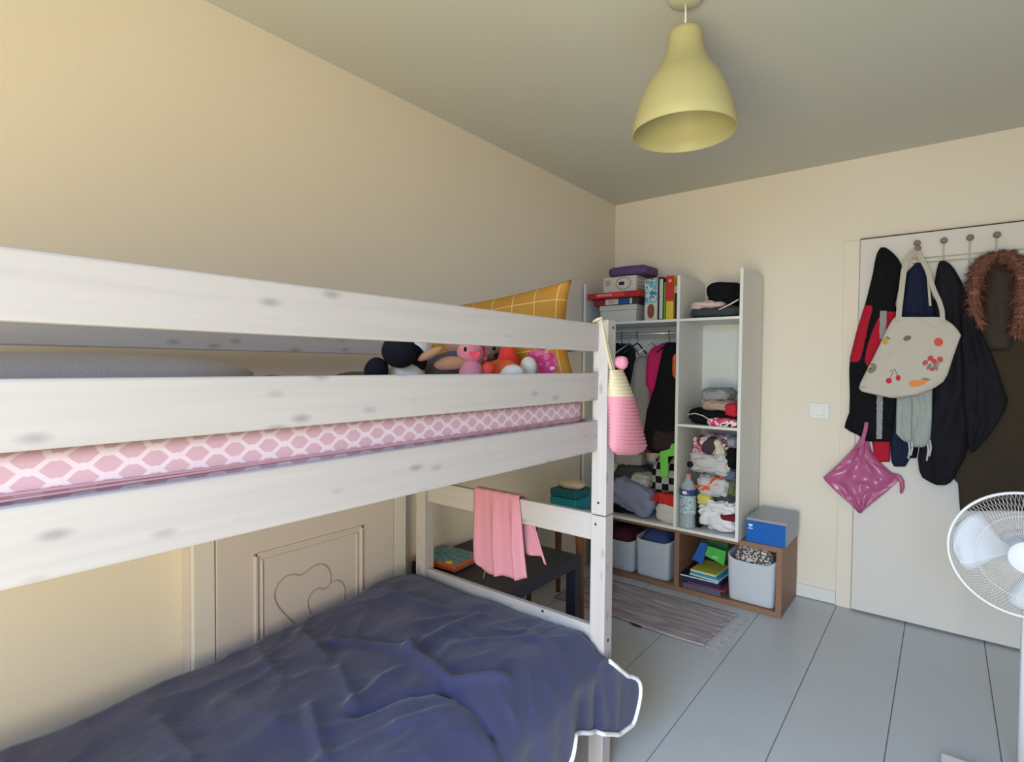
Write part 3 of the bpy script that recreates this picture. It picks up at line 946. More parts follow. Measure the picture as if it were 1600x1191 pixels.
# ------------------------------------------------------------------ stool with wooden legs, teal box on it
WLEG = M('walnut_leg', (134, 84, 58), 0.55, 0.12, 6, stretch=(8, 8, 1))
stl = root('stool', 'small stool with tapered brown wooden legs between bed and wardrobe', 'stool', (-1.60, 2.56, 0))
part('seat', bx((-1.80, 2.40, 0.465), (-1.43, 2.74, 0.495), 0.012), M('stool_seat_white', (200, 196, 190), 0.6), stl)
for lx, ly, sx, sy in ((-1.47, 2.44, 0.03, -0.02), (-1.76, 2.44, -0.02, -0.02), (-1.47, 2.70, 0.03, 0.03), (-1.745, 2.66, -0.01, 0.02)):
    part('leg', tube(new_bm(), [(lx + sx, ly + sy, 0.0), (lx, ly, 0.466)], [0.013, 0.022], 12), WLEG, stl)
tlb = root('tissue_box', 'teal box with a cream cloth on top, standing on the stool', 'box', (-1.62, 2.57, 0.496))
TEAL = M('teal_card', (18, 128, 146), 0.5, 0.05, 10)
part('box_body', bx((-1.70, 2.50, 0.496), (-1.53, 2.66, 0.610), 0.008), TEAL, tlb)
part('lid', bx((-1.70, 2.50, 0.611), (-1.53, 2.66, 0.655), 0.008), M('dark_teal_card', (24, 96, 106), 0.5), tlb)
part('cloth', blob(new_bm(), (-1.605, 2.58, 0.676), (0.15, 0.12, 0.05), amp=0.012, freq=16, seed=8), M('cream_cloth', (206, 190, 164), 0.95), tlb)
single('tissue_pack', blob(new_bm(), (-1.478, 2.50, 0.530), (0.07, 0.09, 0.065), p=3, amp=0.010, freq=20, seed=9), WHITEC,
       'crumpled white tissue pack beside the teal box on the stool', 'tissues')

# ------------------------------------------------------------------ rug, scrap on the floor
RUG = stripe_mat('taupe_rug_stripes', [(182, 172, 176), (152, 136, 142), (190, 182, 184), (146, 130, 136), (178, 168, 172)], 0.028, 1)
rg = root('rug', 'thin striped taupe rug with pale fringe in front of the wardrobe', 'rug', (-1.2, 2.82, 0))
bm = new_bm(); P = []
for i in range(60):
    row = []
    for j in range(30):
        u, v = i / 59, j / 29
        x = -1.72 + (0.85 + 0.03 * v + 0.004 * math.sin(v * 40)) * u
        y = 2.585 + 0.44 * v + 0.012 * math.sin(u * 6) * (1 - v)
        row.append(Vector((x, y, 0.005 + 0.0025 * noise.noise(Vector((u * 6, v * 22, 0))))))
    P.append(row)
grid(bm, P)
rp = part('weave', bm, RUG, rg)
sm = rp.modifiers.new('thickness', 'SOLIDIFY'); sm.thickness = 0.004
fr = new_bm(); random.seed(11)
for k in range(110):
    v = k / 109
    x0 = -0.87 + 0.03 * v; y0 = 2.585 + 0.44 * v
    tube(fr, [(x0, y0, 0.005), (x0 + 0.03, y0 + random.uniform(-0.006, 0.006), 0.003), (x0 + 0.062 + random.uniform(-0.012, 0.01), y0 + random.uniform(-0.012, 0.012), 0.0025)], 0.0021, 5)
part('fringe', fr, M('rug_fringe_cotton', (178, 172, 172), 0.95), rg)
sc = new_bm()
pts = [at(x, y, Z=0.004) for x, y in ((984, 973), (990, 973.5), (998, 977), (1003, 981), (995, 979.5), (988, 976.5))]
extrude_poly(sc, pts, (0, 0, 0.004))
single('dark_scrap', sc, M('dark_scrap_plastic', (56, 50, 48), 0.6), 'small dark scrap lying on the tiles beside the rug', 'scrap')

# ------------------------------------------------------------------ low beech cube shelf
SX0, SX1, SY0, SY1, SZ = -1.790, -0.646, 3.130, 3.510, 0.378
cs = root('cube_shelf', 'low beech cube shelf under the white wardrobe', 'shelf', ((SX0 + SX1) / 2, (SY0 + SY1) / 2, 0))
bt = 0.029
part('top_panel', bx((SX0, SY0, SZ - bt), (SX1, SY1, SZ), 0.001), BEECH, cs)
part('bottom_panel', bx((SX0, SY0, 0.001), (SX1, SY1, bt), 0.001), BEECH, cs)
for x in (SX0, -1.232, SX1 - bt):
    part('side_panel', bx((x, SY0 + 0.001, bt), (x + bt, SY1, SZ - bt), 0.001), BEECH, cs)
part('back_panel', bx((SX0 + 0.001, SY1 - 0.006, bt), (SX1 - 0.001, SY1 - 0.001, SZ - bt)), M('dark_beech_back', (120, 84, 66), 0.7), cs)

# ------------------------------------------------------------------ white open wardrobe
GX0, GX1, GY0, GY1, GZ0 = -1.846, -0.857, 3.080, 3.480, 0.379
MX = -1.222
t = 0.017
wd = root('open_wardrobe', 'white open wardrobe without doors standing on the cube shelf', 'wardrobe', ((GX0 + GX1) / 2, (GY0 + GY1) / 2, GZ0))
part('side_panel', bx((GX0, GY0, GZ0), (GX0 + t, GY1, 1.86), 0.001), WHITEB, wd)
part('side_panel', bx((GX1 - t, GY0, GZ0), (GX1, GY1, 1.866), 0.001), WHITEB, wd)
part('divider', bx((MX, GY0, GZ0 + t), (MX + t, GY1, 1.856), 0.001), WHITEB, wd)
part('bottom_panel', bx((GX0 + t, GY0, GZ0), (GX1 - t, GY1, GZ0 + t), 0.001), WHITEB, wd)
part('shelf', bx((GX0 + t, GY0, 1.592), (MX, GY1, 1.607), 0.001), WHITEB, wd)
part('shelf', bx((MX + t, GY0, 1.592), (GX1 - t, GY1, 1.607), 0.001), WHITEB, wd)
part('shelf', bx((MX + t, GY0, 0.985), (GX1 - t, GY1, 1.000), 0.001), WHITEB, wd)
part('back_panel', bx((GX0 + t, GY1 - 0.004, GZ0 + t), (GX1 - t, GY1, 1.592)), WHITEB, wd)
RODY, RODZ = 3.30, 1.540
part('clothes_rod', tube(new_bm(), [(GX0 + t, RODY, RODZ), (MX, RODY, RODZ)], 0.012, 14), M('rod_metal', (196, 196, 192), 0.35, metallic=0.5), wd)

ZS = 1.608
# boxes on the upper left shelf
WBOX = M('grey_white_card', (200, 196, 186), 0.75, 0.02, 10)
def px_box(x0, x1, Y, depth, z0, z1, yref, bev=0.002):
    a = at(x0, yref, Y=Y).x; b = at(x1, yref, Y=Y).x
    return (a, Y, z0), (b, Y + depth, z1), bev
sb = root('shoe_box', 'plain grey white lidded box at the bottom of the shelf stack', 'box', (-1.6, 3.2, ZS))
lo, hi, bv = px_box(938, 994, 3.10, 0.22, ZS, 1.678, 490)
part('box_body', bx(lo, hi, 0.002), WBOX, sb)
part('lid', bx((lo[0] - 0.004, lo[1] - 0.004, 1.679), (hi[0] + 0.004, hi[1] + 0.004, 1.712), 0.002), WBOX, sb)
STX0, STX1 = lo[0], hi[0]
gb = root('memory_game', 'flat game box with red, white and blue front on the grey white box', 'box', (-1.6, 3.2, 1.713))
a = at(928, 465, Y=3.09).x; b = at(998, 465, Y=3.09).x
part('box_body', bx((a, 3.09, 1.713), (b, 3.33, 1.752), 0.002), M('game_box_base', (66, 52, 56), 0.6), gb)
for u0, u1, col, nm in ((0.02, 0.26, (150, 44, 48), 'red'), (0.27, 0.56, (214, 208, 198), 'white'), (0.57, 0.80, (44, 84, 142), 'blue'), (0.81, 0.86, (206, 204, 200), 'white')):
    part('print', bx((a + (b - a) * u0, 3.0885, 1.716), (a + (b - a) * u1, 3.0905, 1.749)), M('game_print_' + nm, col, 0.6), gb)
for k in range(3):
    part('lettering', bx((a + (b - a) * 0.33, 3.0880, 1.737 - k * 0.007), (a + (b - a) * (0.50 - 0.02 * k), 3.0888, 1.740 - k * 0.007)), M('pink_lettering', (206, 120, 116), 0.6), gb)
rb = root('red_game_box', 'long flat red game box jutting out of the shelf stack', 'box', (-1.6, 3.2, 1.753))
a = at(918, 453, Y=3.05).x; b = at(1000, 453, Y=3.05).x
part('box_body', bx((a, 3.05, 1.753), (b, 3.33, 1.788), 0.002, math.radians(-1)), M('red_card', (176, 40, 48), 0.55, 0.1, 30), rb)
part('print', bx((a + 0.06, 3.0465, 1.760), (b - 0.10, 3.0505, 1.783), 0, 0), M('red_logo_panel', (208, 66, 66), 0.55), rb)
random.seed(3)
for k in range(8):
    xx = a + 0.075 + k * 0.013
    part('lettering', bx((xx, 3.0455, 1.765), (xx + 0.008, 3.0470, 1.778)), M('pale_red_letters', (232, 170, 160), 0.55), rb)
wb = root('appliance_box', 'white cardboard box printed with a black appliance picture, on the red box', 'box', (-1.6, 3.2, 1.789))
a = at(943, 435, Y=3.10).x; b = at(994, 435, Y=3.10).x
part('box_body', bx((a, 3.10, 1.789), (b, 3.32, 1.888), 0.002), M('white_card', (206, 198, 188), 0.7, 0.02), wb)
cx, cz = a + (b - a) * 0.62, 1.845
part('print', tube(new_bm(), [(cx + 0.050 * math.cos(k * math.pi / 16), 3.0985, cz + 0.036 * math.sin(k * math.pi / 16)) for k in range(32)], 0.002, 5, closed=True), M('print_grey', (128, 122, 116), 0.7), wb)
part('print', bx((cx - 0.030, 3.0980, cz - 0.010), (cx + 0.005, 3.1005, cz + 0.010), 0.0), M('print_black', (30, 28, 28), 0.7), wb)
for r in range(3):
    for q in range(3):
        part('lettering', bx((a + 0.015 + q * 0.013, 3.0985, 1.862 - r * 0.012), (a + 0.024 + q * 0.013, 3.1005, 1.869 - r * 0.012)), MATS['print_grey'], wb)
for r in range(4):
    part('lettering', bx((b - 0.0005, 3.12, 1.872 - r * 0.022), (b + 0.0010, 3.12 + (0.12, 0.07, 0.15, 0.10)[r], 1.876 - r * 0.022)), MATS['print_grey'], wb)
PURP = M('purple_nylon', (92, 68, 112), 0.7, 0.12, 20, 0.3, 120)
pc = at(977, 412, Y=3.2)
single('purple_bag', blob(new_bm(), (-1.560, 3.205, 1.922), (0.258, 0.20, 0.066), p=8, pz=4.5, amp=0.008, freq=9, seed=5, nu=40), PURP,
       'folded purple bag on top of the shelf stack', 'bag')
# upright boxes and books, left to right
def upright(name, x0, x1, ytop, Y, depth, label, cat, mat, group='books and boxes standing on the wardrobe shelf'):
    a = at(x0, 490, Y=Y).x; b = at(x1, 490, Y=Y).x; z1 = at((x0 + x1) / 2, ytop, Y=Y).z
    r = root(name, label, cat, ((a + b) / 2, Y + depth / 2, ZS), group)
    part('cover', bx((a, Y, ZS), (b - 0.001, Y + depth, z1), 0.0015), mat, r)
    return r, a, b, z1
r, a, b, z1 = upright('picture_box', 1007, 1027, 436, 3.11, 0.20, 'tall picture box with blue and brown print, left of the binder', 'box', M('box_card_cream', (204, 196, 182), 0.7))
part('print', bx((a + 0.003, 3.1085, ZS + 0.105), (b - 0.004, 3.1105, z1 - 0.004)), patch_mat('penguin_print', [(60, 120, 150), (110, 170, 190), (212, 214, 210), (40, 52, 66)], 45, 0.5), r)
part('print', blob(new_bm(), ((a + b) / 2, 3.1095, ZS + 0.055), (0.045, 0.003, 0.085), p=2.4), M('brown_print', (128, 74, 52), 0.7, 0.2, 60), r)
r, a, b, z1 = upright('binder', 1028, 1036, 433, 3.10, 0.24, 'black binder with a white spine label on the shelf', 'binder', M('binder_black', (38, 26, 30), 0.5))
part('spine_label', bx((a + 0.009, 3.0985, ZS + 0.004), (b - 0.003, 3.1005, z1 - 0.012)), M('label_white', (190, 188, 186), 0.7), r)
upright('green_book', 1036.5, 1040, 441, 3.10, 0.20, 'thin green book squeezed between binder and red box', 'book', M('green_cover', (92, 142, 52), 0.6))
r, a, b, z1 = upright('quiz_box', 1040.5, 1052, 431, 3.09, 0.20, 'red topped yellow game box standing between the books', 'box', M('yellow_card', (206, 178, 62), 0.6))
part('print', bx((a - 0.0005, 3.0885, ZS + 0.105), (b, 3.0915, z1 + 0.0005)), M('quiz_red', (186, 46, 46), 0.6), r)
part('emblem', lathe(new_bm(), [(0.0, 0.002), (0.010, 0.002), (0.010, 0.0)], ((a + b) / 2, 3.0885, z1 - 0.030), 16, axis=(0, -1, 0)), M('quiz_emblem', (226, 160, 130), 0.6), r)
r, a, b, z1 = upright('dark_book', 1052.5, 1059.5, 446, 3.11, 0.18, 'dark book with a pale top band beside the divider', 'book', M('dark_violet_cover', (46, 40, 56), 0.6))
part('band', bx((a + 0.001, 3.1085, z1 - 0.045), (b - 0.002, 3.1105, z1 - 0.002)), M('pale_band', (178, 172, 166), 0.7), r)

# ------------------------------------------------------------------ clothes lying in the wardrobe
def crumple(bm, c, dims, rot, p, pz, amp, freq, seed, clamp=None, nu=84, nv=46):
    """rumpled cloth: boxy soft volume with sharp wrinkles, pressed against the panels it touches"""
    R = Matrix.Rotation(rot, 3, 'Y')
    c = Vector(c); off = Vector((seed * 7.31, seed * 3.17, seed * 1.73))
    def sp(v, e): return math.copysign(abs(v) ** (2.0 / e), v)
    rings = []
    for i in range(nv + 1):
        ph = -math.pi / 2 + math.pi * i / nv
        ring = []
        for k in range(nu):
            th = 2 * math.pi * k / nu
            q = Vector((sp(math.cos(ph), pz) * sp(math.cos(th), p) * dims[0] / 2,
                        sp(math.cos(ph), pz) * sp(math.sin(th), p) * dims[1] / 2, sp(math.sin(ph), pz) * dims[2] / 2))
            n = Vector((q.x / dims[0] ** 2, q.y / dims[1] ** 2, q.z / dims[2] ** 2))
            n = n.normalized() if n.length > 1e-9 else Vector((0, 0, 1))
            s_ = Vector((q.x * 0.7, q.y, q.z * 1.3)) + off
            wp = s_ * freq + Vector((noise.noise(s_ * freq * 0.6), noise.noise(s_ * freq * 0.6 + Vector((9, 2, 4))), 0)) * 0.9
            r1 = (1 - min(1, abs(noise.noise(wp)) * 2.4)) ** 2
            r2 = (1 - min(1, abs(noise.noise(wp * 2.1 + Vector((3, 7, 1)))) * 2.4)) ** 2
            q = q + n * amp * (1.1 * noise.noise(s_ * freq * 0.5) - 0.9 * r1 - 0.45 * r2)
            v = c + R @ q
            if clamp:
                for ax in range(3):
                    v[ax] = min(max(v[ax], clamp[0][ax]), clamp[1][ax])
            ring.append(bm.verts.new(v))
        rings.append(ring)
    for a, b in zip(rings, rings[1:]):
        for k in range(nu):
            f = bm.faces.new((a[k], a[(k + 1) % nu], b[(k + 1) % nu], b[k])); f.smooth = True
    bmesh.ops.remove_doubles(bm, verts=rings[0] + rings[-1], dist=1e-6)
    return bm

CLAMP = {'R': ((MX + t + 0.002, GY0 - 0.03, GZ0 + t + 0.001), (GX1 - t - 0.002, GY1 - 0.007, 3.0)),
         'L': ((GX0 + t + 0.002, GY0 - 0.03, GZ0 + t + 0.001), (MX - 0.002, GY1 - 0.007, 1.58)), None: None}
def heap(name, x0, x1, y0, y1, Y, depth, mat, label, cat='clothing', group=None, p=4.0, pz=3.2, amp=0.016, freq=14, seed=1, rot=0.0, zmin=None, comp='auto'):
    """soft pile seen between photograph columns x0..x1 and rows y0..y1, its front at Y"""
    c = at((x0 + x1) / 2, (y0 + y1) / 2, Y=Y)
    w = (at(x1, (y0 + y1) / 2, Y=Y) - at(x0, (y0 + y1) / 2, Y=Y)).x
    zt, zb = at((x0 + x1) / 2, y0, Y=Y).z, at((x0 + x1) / 2, y1, Y=Y).z
    if zmin is not None: zb = zmin
    if comp == 'auto': comp = 'R' if c.x > MX else 'L'
    cl_ = CLAMP[comp]
    if cl_ and zmin is not None: cl_ = ((cl_[0][0], cl_[0][1], zmin), cl_[1])
    bm = crumple(new_bm(), (c.x, Y + depth / 2, (zt + zb) / 2), (w + 0.006, depth, zt - zb + 0.010), rot, p, pz, amp, freq, seed, cl_)
    if name is None: return bm
    return single(name, bm, mat, label, cat, group)
G2 = 'clothes in the right wardrobe column'
heap('grey_trousers', 1072, 1153, 477, 493, 3.10, 0.30, DGREYC, 'charcoal trousers folded flat on the top right shelf', amp=0.008, seed=11, zmin=1.609, group=G2)
PALEP = M('pale_pink_cotton', (216, 184, 184), 0.95, 0.05, 20, 0.3, 150, spec=0.1)
heap('pink_shirt', 1073, 1128, 470, 482, 3.10, 0.24, PALEP, 'pale pink shirt lying on the charcoal trousers', amp=0.012, freq=18, seed=12, group=G2)
bm = heap(None, 1094, 1155, 438, 482, 3.14, 0.26, None, '', p=2.4, amp=0.016, freq=9, seed=13)
single('black_sweater', bm, BLACKC, 'black sweater heaped on the top right shelf', 'clothing', G2)
tb_ = new_bm(); tube(tb_, [at(1123, 484, Y=3.088), at(1140, 476, Y=3.088), at(1154, 468, Y=3.088)], 0.0035, 8)
single('white_strap', tb_, WHITEC, 'white strap hanging below the black sweater', 'strap')
# middle shelf
heap('black_leggings', 1067, 1150, 640, 666, 3.10, 0.30, BLACKC, 'black leggings with pink edge folded on the middle shelf', amp=0.012, freq=10, seed=14, zmin=1.002, group=G2)
st = new_bm(); tube(st, [at(x, y, Y=3.090) for x, y in ((1074, 648), (1086, 646), (1099, 650), (1110, 657), (1122, 660))], 0.0035, 6)
single('drawstring', st, LGREYC, 'pale drawstring curving across the black leggings', 'string')
heap('pink_socks', 1104, 1149, 655, 667, 3.080, 0.05, patch_mat('pink_white_sock', [(190, 50, 92), (210, 80, 120), (226, 214, 220), (60, 40, 50)], 30), 'pink and white socks at the front edge of the middle shelf', cat='socks', amp=0.006, seed=15, zmin=1.002)
heap('beige_shirt', 1092, 1146, 626, 644, 3.12, 0.24, M('beige_cotton', (176, 152, 142), 0.95, 0.06, 20, 0.3), 'beige shirt folded under the grey one on the middle shelf', amp=0.008, seed=16, group=G2)
heap('red_jumper', 1129, 1150, 631, 653, 3.09, 0.16, M('bright_red_cotton', (196, 40, 58), 0.95, 0.08, 20, 0.3), 'bright red jumper beside the beige one', amp=0.010, seed=17, group=G2)
heap('grey_jeans', 1090, 1137, 607, 629, 3.14, 0.20, GREYC, 'grey trousers folded on top of the middle shelf pile', amp=0.012, freq=16, seed=18, group=G2)
# lower pile
ZB = GZ0 + t + 0.001
heap('white_shirt', 1082, 1149, 788, 829, 3.09, 0.28, WHITEC, 'white shirts crumpled at the bottom of the right column', amp=0.022, freq=13, seed=19, zmin=ZB, group=G2)
heap('white_blouse', 1094, 1147, 783, 806, 3.086, 0.20, WHITEC, 'white blouse thrown on the bottom shirts', amp=0.018, freq=15, seed=20, group=G2)
heap('maroon_shirt', 1122, 1149, 806, 815, 3.082, 0.10, M('maroon_cotton', (112, 26, 48), 0.95, 0.08, 20, 0.3), 'maroon shirt folded between the white shirts', amp=0.004, seed=21, group=G2)
heap('black_socks', 1079, 1093, 797, 822, 3.12, 0.14, BLACKC, 'black socks between bottle and white shirts', cat='socks', amp=0.010, seed=22, zmin=ZB)
heap('dark_shorts', 1108, 1149, 768, 792, 3.13, 0.24, DGREYC, 'dark grey shorts under the printed shirt', amp=0.012, seed=23, group=G2)
heap('olive_shirt', 1134, 1149, 752, 779, 3.12, 0.22, M('olive_cotton', (96, 104, 74), 0.95, 0.1, 20, 0.3), 'olive green shirt at the right of the lower pile', amp=0.010, seed=24, group=G2)
heap('yellow_shirt', 1088, 1108, 775, 790, 3.10, 0.12, M('yellow_cotton', (206, 196, 96), 0.95, 0.08, 20, 0.3), 'pale yellow shirt peeping below the printed shirt', amp=0.008, seed=25, group=G2)
ps = root('printed_shirt', 'pale grey shirt with an orange print in the lower pile', 'clothing', (at(1110, 765, Y=3.2).x, 3.2, at(1110, 780, Y=3.2).z), G2)
bm = heap(None, 1083, 1138, 745, 781, 3.10, 0.26, None, '', amp=0.018, freq=14, seed=26)
tr = bvh_of(bm)
part('print', decal([(1083, 757), (1092, 763), (1098, 768), (1106, 760), (1108, 750), (1118, 746), (1127, 750), (1122, 757), (1112, 759), (1106, 769), (1097, 774), (1088, 768)], 3.10, tr), M('orange_print', (236, 98, 46), 0.8), ps)
part('fabric', bm, LGREYC, ps)
heap('blue_jeans', 1129, 1149, 734, 754, 3.12, 0.24, M('slate_denim', (96, 106, 132), 0.95, 0.1, 20, 0.3), 'slate blue jeans at the right edge above the olive shirt', amp=0.010, seed=27, group=G2)
heap('black_shirt', 1132, 1149, 702, 738, 3.11, 0.26, BLACKC, 'black shirt bunched beside the grey hooded sweater', amp=0.014, seed=28, group=G2)
heap('hooded_sweater', 1068, 1137, 706, 748, 3.09, 0.28, LGREYC, 'pale grey hooded sweater crumpled in the middle of the lower pile', amp=0.022, freq=12, seed=29, group=G2)
hz = new_bm(); blob(hz, at(1078, 726, Y=3.083), (0.034, 0.02, 0.036), amp=0.004, freq=30, seed=2)
single('black_white_sock', hz, patch_mat('sock_print', [(24, 24, 28), (24, 24, 28), (226, 226, 226)], 40), 'black and white sock at the left of the grey sweater', 'socks')
heap('pajamas', 1073, 1136, 680, 714, 3.11, 0.26, patch_mat('pajama_print', [(200, 192, 196), (226, 220, 216), (212, 120, 150), (84, 74, 82), (190, 186, 192)], 22), 'patterned pink and grey pajamas on top of the lower pile', amp=0.020, freq=13, seed=30, group=G2)
heap('dark_vest', 1097, 1114, 684, 711, 3.085, 0.10, M('dark_mauve_cloth', (70, 58, 68), 0.95, 0.1, 30, 0.3), 'dark mauve vest folded into the pajamas', amp=0.010, seed=31, rot=0.35, group=G2)
heap('cream_vest', 1113, 1127, 686, 712, 3.085, 0.10, M('cream_cotton', (208, 200, 182), 0.95, 0.06, 30, 0.3), 'cream vest beside the dark mauve vest', amp=0.010, seed=32, rot=-0.3, group=G2)
heap('grey_blue_towel', 1132, 1149, 685, 701, 3.12, 0.26, M('grey_blue_terry', (146, 148, 160), 0.95, 0.08, 30, 0.4), 'grey blue towel at the back of the lower right compartment', cat='towel', amp=0.006, seed=33)

# water bottle
p0 = Vector((MX + t + 0.050, 3.13, 0))
wbt = root('water_bottle', 'large clear plastic water bottle with blue and white label in the wardrobe', 'bottle', (p0.x, 3.13, ZB))
PET = M('clear_pet', (206, 222, 230), 0.12, 0.03, 10, alpha=0.45, spec=0.6)
pr = [(0.0, 0.0), (0.042, 0.0), (0.046, 0.006)]
for k in range(12):
    pr += [(0.0465, 0.015 + k * 0.013), (0.0435, 0.021 + k * 0.013)]
pr += [(0.0465, 0.185), (0.046, 0.215), (0.042, 0.240), (0.030, 0.262), (0.018, 0.278), (0.014, 0.285), (0.014, 0.296)]
part('bottle_body', lathe(new_bm(), pr, (p0.x, 3.13, ZB), 32), PET, wbt)
part('label_band', lathe(new_bm(), [(0.0472, 0.190), (0.0472, 0.225)], (p0.x, 3.13, ZB), 32), M('label_blue', (52, 66, 128), 0.4), wbt)
part('label_band', lathe(new_bm(), [(0.0472, 0.085), (0.0472, 0.188)], (p0.x, 3.13, ZB), 32), patch_mat('label_print', [(186, 200, 208), (120, 168, 182), (206, 212, 218), (44, 70, 96)], 55, 0.35, (1, 1, 2.2)), wbt)
part('label_emblem', blob(new_bm(), (p0.x - 0.004, 3.13 - 0.0462, ZB + 0.207), (0.030, 0.006, 0.022)), M('emblem_white', (226, 226, 232), 0.5), wbt)
part('cap', lathe(new_bm(), [(0.016, 0.290), (0.0165, 0.308), (0.014, 0.311), (0.0, 0.311)], (p0.x, 3.13, ZB), 20), M('cap_pink', (214, 132, 120), 0.5), wbt)

# ------------------------------------------------------------------ hanging clothes
HANG = M('black_hanger', (34, 34, 36), 0.5)
def hanger(x, mat, label, w=0.19):
    r = root('clothes_hanger', label, 'hanger', (x, RODY, RODZ - 0.12), 'hangers on the clothes rod')
    hk = [(x, RODY + 0.0145 * math.cos(a), RODZ + 0.0145 * math.sin(a)) for a in np.linspace(-0.5, math.pi + 0.3, 14)]
    hk = hk + [(x, RODY, RODZ - 0.035), (x, RODY, RODZ - 0.062)]
    part('hook', tube(new_bm(), hk, 0.0022, 7), mat, r)
    part('arms', tube(new_bm(), [(x, RODY - w, RODZ - 0.125), (x, RODY - 0.03, RODZ - 0.068), (x, RODY, RODZ - 0.060), (x, RODY + 0.03, RODZ - 0.068), (x, RODY + w * 0.75, RODZ - 0.125)], 0.005, 8), mat, r)
    return r
def rodx(px): return at(px, 523, Y=RODY).x
hanger(rodx(1046), HANG, 'black clothes hanger carrying the long black coat')
hanger(rodx(972), HANG, 'black clothes hanger nearest the bed post')
hanger(rodx(996), M('dark_hanger', (44, 44, 46), 0.5), 'dark clothes hanger left of the white one')
hanger(rodx(1019), M('white_hanger', (206, 206, 208), 0.4), 'white clothes hanger of the grey jacket')
hanger(rodx(984), M('grey_hanger', (150, 150, 152), 0.4), 'grey clothes hanger between the two dark ones')
def hung(name, rows, Y, mat, label, depth=0.12, back=0.10, fold=0.10, nf=7, seed=0):
    bm = loft(new_bm(), rows, Y, depth, fold=fold, nf=nf, back=back, seed=seed)
    for v in bm.verts: v.co.x = min(max(v.co.x, GX0 + t + 0.004), MX - 0.003)
    return single(name, bm, mat, label, 'clothing', 'clothes hanging on the wardrobe rod')
hung('dark_dress', [(536, 955, 966), (548, 945, 975), (620, 945, 982), (700, 948, 985)], 3.28, BLACKC, 'dark dress hanging at the left of the wardrobe rod', seed=1, depth=0.05, back=0.03)
hung('black_shirt_hung', [(537, 972, 984), (546, 968, 992), (600, 968, 994), (680, 970, 996)], 3.44, M('soft_black_cloth', (34, 34, 38), 0.95, 0.15, 30, 0.3), 'black shirt hanging left of the grey jacket', seed=2, depth=0.03, back=0.02)
hung('grey_jacket', [(556, 1000, 1012), (562, 993, 1016), (607, 985, 1017), (650, 978, 1018), (692, 976, 1014)], 3.36, GREYC, 'grey jacket hanging left of the magenta one', seed=3, depth=0.04, back=0.03)
hung('pink_jacket', [(536, 1036, 1044), (545, 1018, 1046), (560, 1012, 1046), (600, 1010, 1046), (612, 1016, 1046), (690, 1022, 1046)], 3.27, M('magenta_cloth', (196, 36, 104), 0.9, 0.1, 30, 0.3), 'magenta jacket hanging behind the black coat', seed=4, depth=0.05, back=0.04)
hung('black_coat', [(535, 1040, 1058), (541, 1038, 1062), (560, 1034, 1064), (600, 1025, 1064), (640, 1012, 1064), (680, 1006, 1064), (700, 1010, 1063), (708, 1020, 1060)], 3.17, BLACKC, 'long black coat hanging beside the wardrobe divider', seed=5, depth=0.05, back=0.03)
heap('brown_skirt', 1016, 1060, 672, 709, 3.10, 0.12, M('dark_brown_cloth', (44, 34, 36), 0.95, 0.1, 20, 0.3), 'dark brown skirt hem below the black coat', amp=0.010, seed=34)
heap('orange_hood', 1049, 1062, 554, 591, 3.078, 0.035, M('orange_cloth', (214, 92, 50), 0.9), 'orange garment edge beside the divider, over the black coat', amp=0.004, seed=35, p=2.2, comp='L')
heap('dark_red_sleeve', 996, 1018, 688, 707, 3.16, 0.12, M('dark_red_cloth', (122, 22, 40), 0.95, 0.1, 20, 0.3), 'dark red sleeve below the black coat', amp=0.008, seed=36)
gs = new_bm()
ext = [at(x, y, Y=3.085) for x, y in ((1031, 706), (1046, 702), (1049, 694), (1056.5, 693), (1056.5, 712), (1043, 714), (1044, 745), (1032, 746))]
extrude_poly(gs, ext, (0, 0.012, 0), 0.002)
single('green_strap', gs, M('lime_webbing', (104, 192, 78), 0.8), 'bright green strap hanging below the black coat', 'strap')
heap('grey_trousers_hung', 955, 1000, 703, 733, 3.25, 0.12, GREYC, 'grey trousers hanging behind the knitted bag', amp=0.008, seed=37)
# lower left compartment
heap('check_blanket', 1012, 1057, 714, 800, 3.22, 0.20, check_mat('black_white_chequer', (24, 24, 28), (170, 170, 172), 0.042), 'black and white chequered blanket standing in the wardrobe', cat='blanket', amp=0.012, seed=38, zmin=ZB, p=4)
heap('dark_jacket_pile', 950, 1014, 729, 790, 3.20, 0.24, DGREYC, 'charcoal clothes piled at the back of the wardrobe floor', amp=0.020, seed=39, zmin=ZB)
heap('grey_fleece', 982, 1012, 740, 768, 3.15, 0.14, M('pale_fleece', (170, 172, 170), 0.95, 0.1, 30, 0.5), 'pale grey fleece on the charcoal clothes', amp=0.014, seed=40)
heap('blue_grey_sweater', 948, 1017, 756, 803, 3.09, 0.14, M('blue_grey_cotton', (126, 134, 166), 0.95, 0.08, 15, 0.3), 'blue grey sweater slumped on the wardrobe floor', amp=0.020, freq=9, seed=41, rot=0.30)
heap('black_bag', 945, 990, 785, 806, 3.12, 0.16, BLACKC, 'black bag under the blue grey sweater', cat='bag', amp=0.008, seed=42, zmin=ZB)
rw = root('red_white_bag', 'red and white cloth bag in front of the chequered blanket', 'bag', (at(1036, 800, Y=3.15).x, 3.15, ZB))
bm = heap(None, 1022, 1056, 788, 806, 3.115, 0.10, None, '', amp=0.006, seed=43, zmin=ZB)
part('lower_half', bm, M('bag_white', (200, 194, 192), 0.9), rw)
part('upper_half', heap(None, 1022, 1056, 772, 793, 3.115, 0.10, None, '', amp=0.010, seed=44), M('bag_red', (190, 46, 44), 0.9), rw)
for k, (ex, ey) in enumerate(((1017, 775), (1021, 768), (1027, 768), (1014, 781))):
    part('fringe', tube(new_bm(), [at(1027, 782, Y=3.112), at(ex, ey, Y=3.105)], [0.005, 0.003], 6), MATS['bag_red'], rw)

